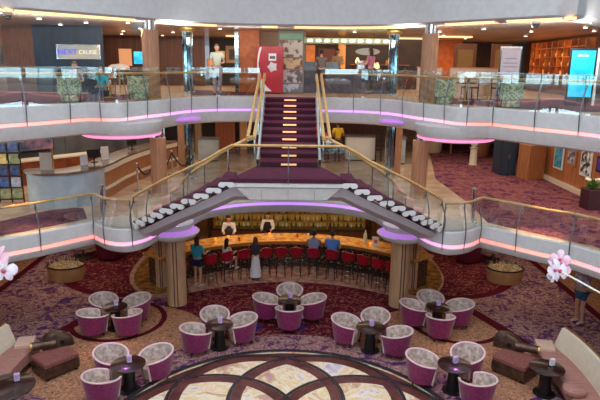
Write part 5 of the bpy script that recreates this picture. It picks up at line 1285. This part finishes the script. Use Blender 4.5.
for i in range(46):
    a = random.random()*2*PI; el = random.uniform(.3, 1.3); L2 = random.uniform(.25, .45); d = Vector((math.cos(a)*math.cos(el), math.sin(a)*math.cos(el), math.sin(el))); sd = d.cross(Vector((0, 0, 1))).normalized()*.045
    p = Vector((0, 0, .6)); q = p+d*L2*.6; e = p+d*L2-Vector((0, 0, .05)); lf.add([p, q+sd, e, q-sd, q+Vector((0, 0, .012))], [(0, 1, 4), (1, 2, 4), (2, 3, 4), (3, 0, 4)])
lf.build('leaves', mat('leaf_green', (70, 110, 50), .5, c2=(120, 150, 80), scale=8), t)
for i in range(7):
    a = i*2.4; m = MB(); m.ball((.2*math.cos(a), .2*math.sin(a), .85+.04*(i % 3)), (.07, .07, .045), 8, 5); m.build('bloom', mat('bloom_cream', (236, 226, 196), .6) if 'bloom_cream' not in MATS else MATS['bloom_cream'], t, smooth=True)

# ================================================================== orchids beside the camera, potted on the near deck
m = MB(); m.box(0, -2.6, 5.9, 8, 6.6, .2); struct('floor_near_balcony', m, marble)
petw = mat('orchid_white', (200, 196, 206), .6, c2=(176, 156, 178), scale=10); petp = mat('orchid_pink', (200, 130, 156), .6, c2=(206, 180, 196), scale=12)
def orchid(s, label, tip, blooms):
    px = s*1.35; t = thing('orchid_plant', label, 'plant', (px, .55, zU))
    o0 = Vector((px, .55, zU)); m = MB(); m.lathe([(.09, 0), (.12, .2), (.125, .22), (.105, .2), (.1, .18), (0, .18)], 20); m.build('pot', white2, t, smooth=True)
    q = crom([(0, 0, .15), (-s*.02, .15, .5), tuple((Vector(tip)-o0)*.72+Vector((0, 0, .12))), tuple(Vector(tip)-o0)], 6)
    m = MB(); m.tube(q, .0026, 6); m.build('stem', mat('stem_green', (206, 206, 190), .5) if 'stem_green' not in MATS else MATS['stem_green'], t, smooth=True)
    m = MB()
    for a in (0, 1.3, 2.6, 3.9, 5.2):
        d = Vector((math.cos(a), math.sin(a), 0)); sd = Vector((-d.y, d.x, 0))*.035; m.add([(0, 0, .16), tuple(d*.14+sd+Vector((0, 0, .22))), tuple(d*.28+Vector((0, 0, .16))), tuple(d*.14-sd+Vector((0, 0, .22)))], [(0, 1, 2, 3)])
    m.build('leaves', MATS['leaf_green'], t)
    for (dx, dy, dz, r, yaw, pk) in blooms:
        c = Vector(tip)-o0+Vector((dx, dy, dz)); R3 = Matrix.Rotation(yaw, 3, 'Z') @ Matrix.Rotation(-.5, 3, 'X'); m = MB()
        for k, (a, L2, w) in enumerate([(PI/2, 1, .62), (PI*.02, .98, .95), (PI*.98, .98, .95), (-PI*.3, .92, .55), (-PI*.7, .92, .55)]):
            f_, b_ = [], []
            for u, ww in ((.0, .12), (.35, .8), (.7, 1), (.92, .6), (1, .15)):
                cx = Vector((math.cos(a), 0, math.sin(a))); sx = Vector((-math.sin(a), 0, math.cos(a)))
                p = cx*r*L2*u; cv = -.18*r*math.sin(u*PI)
                f_.append([R3 @ (p+sx*r*w*.5*ww*v+Vector((0, cv+.1*r*abs(v), 0)))+c for v in (-1, -.5, 0, .5, 1)])
            m.grid(f_)
        b = m.build('bloom', petp if pk else petw, t, smooth=True)
        m = MB(); m.ball(tuple(c+R3 @ Vector((0, -.2*r, -.1*r))), r*.16, 8, 6); m.build('lip', mat('orchid_lip', (176, 40, 90), .5) if 'orchid_lip' not in MATS else MATS['orchid_lip'], b, smooth=True)
orchid(1, 'white and pink orchid spray close to the camera at the right edge', (.85, 1.5, 6.645), [(0, 0, 0, .034, .3, 0), (.016, .03, .022, .03, -.5, 1), (-.02, -.01, .004, .03, .8, 0), (.02, .02, -.006, .026, -.2, 1), (-.008, .01, -.02, .024, .5, 0)])
orchid(-1, 'white and pink orchid spray close to the camera at the left edge', (-.7, 1.5, 6.64), [(0, 0, -.01, .036, .3, 0), (-.02, .02, .022, .034, -.4, 1), (-.03, 0, -.015, .034, .8, 0)])
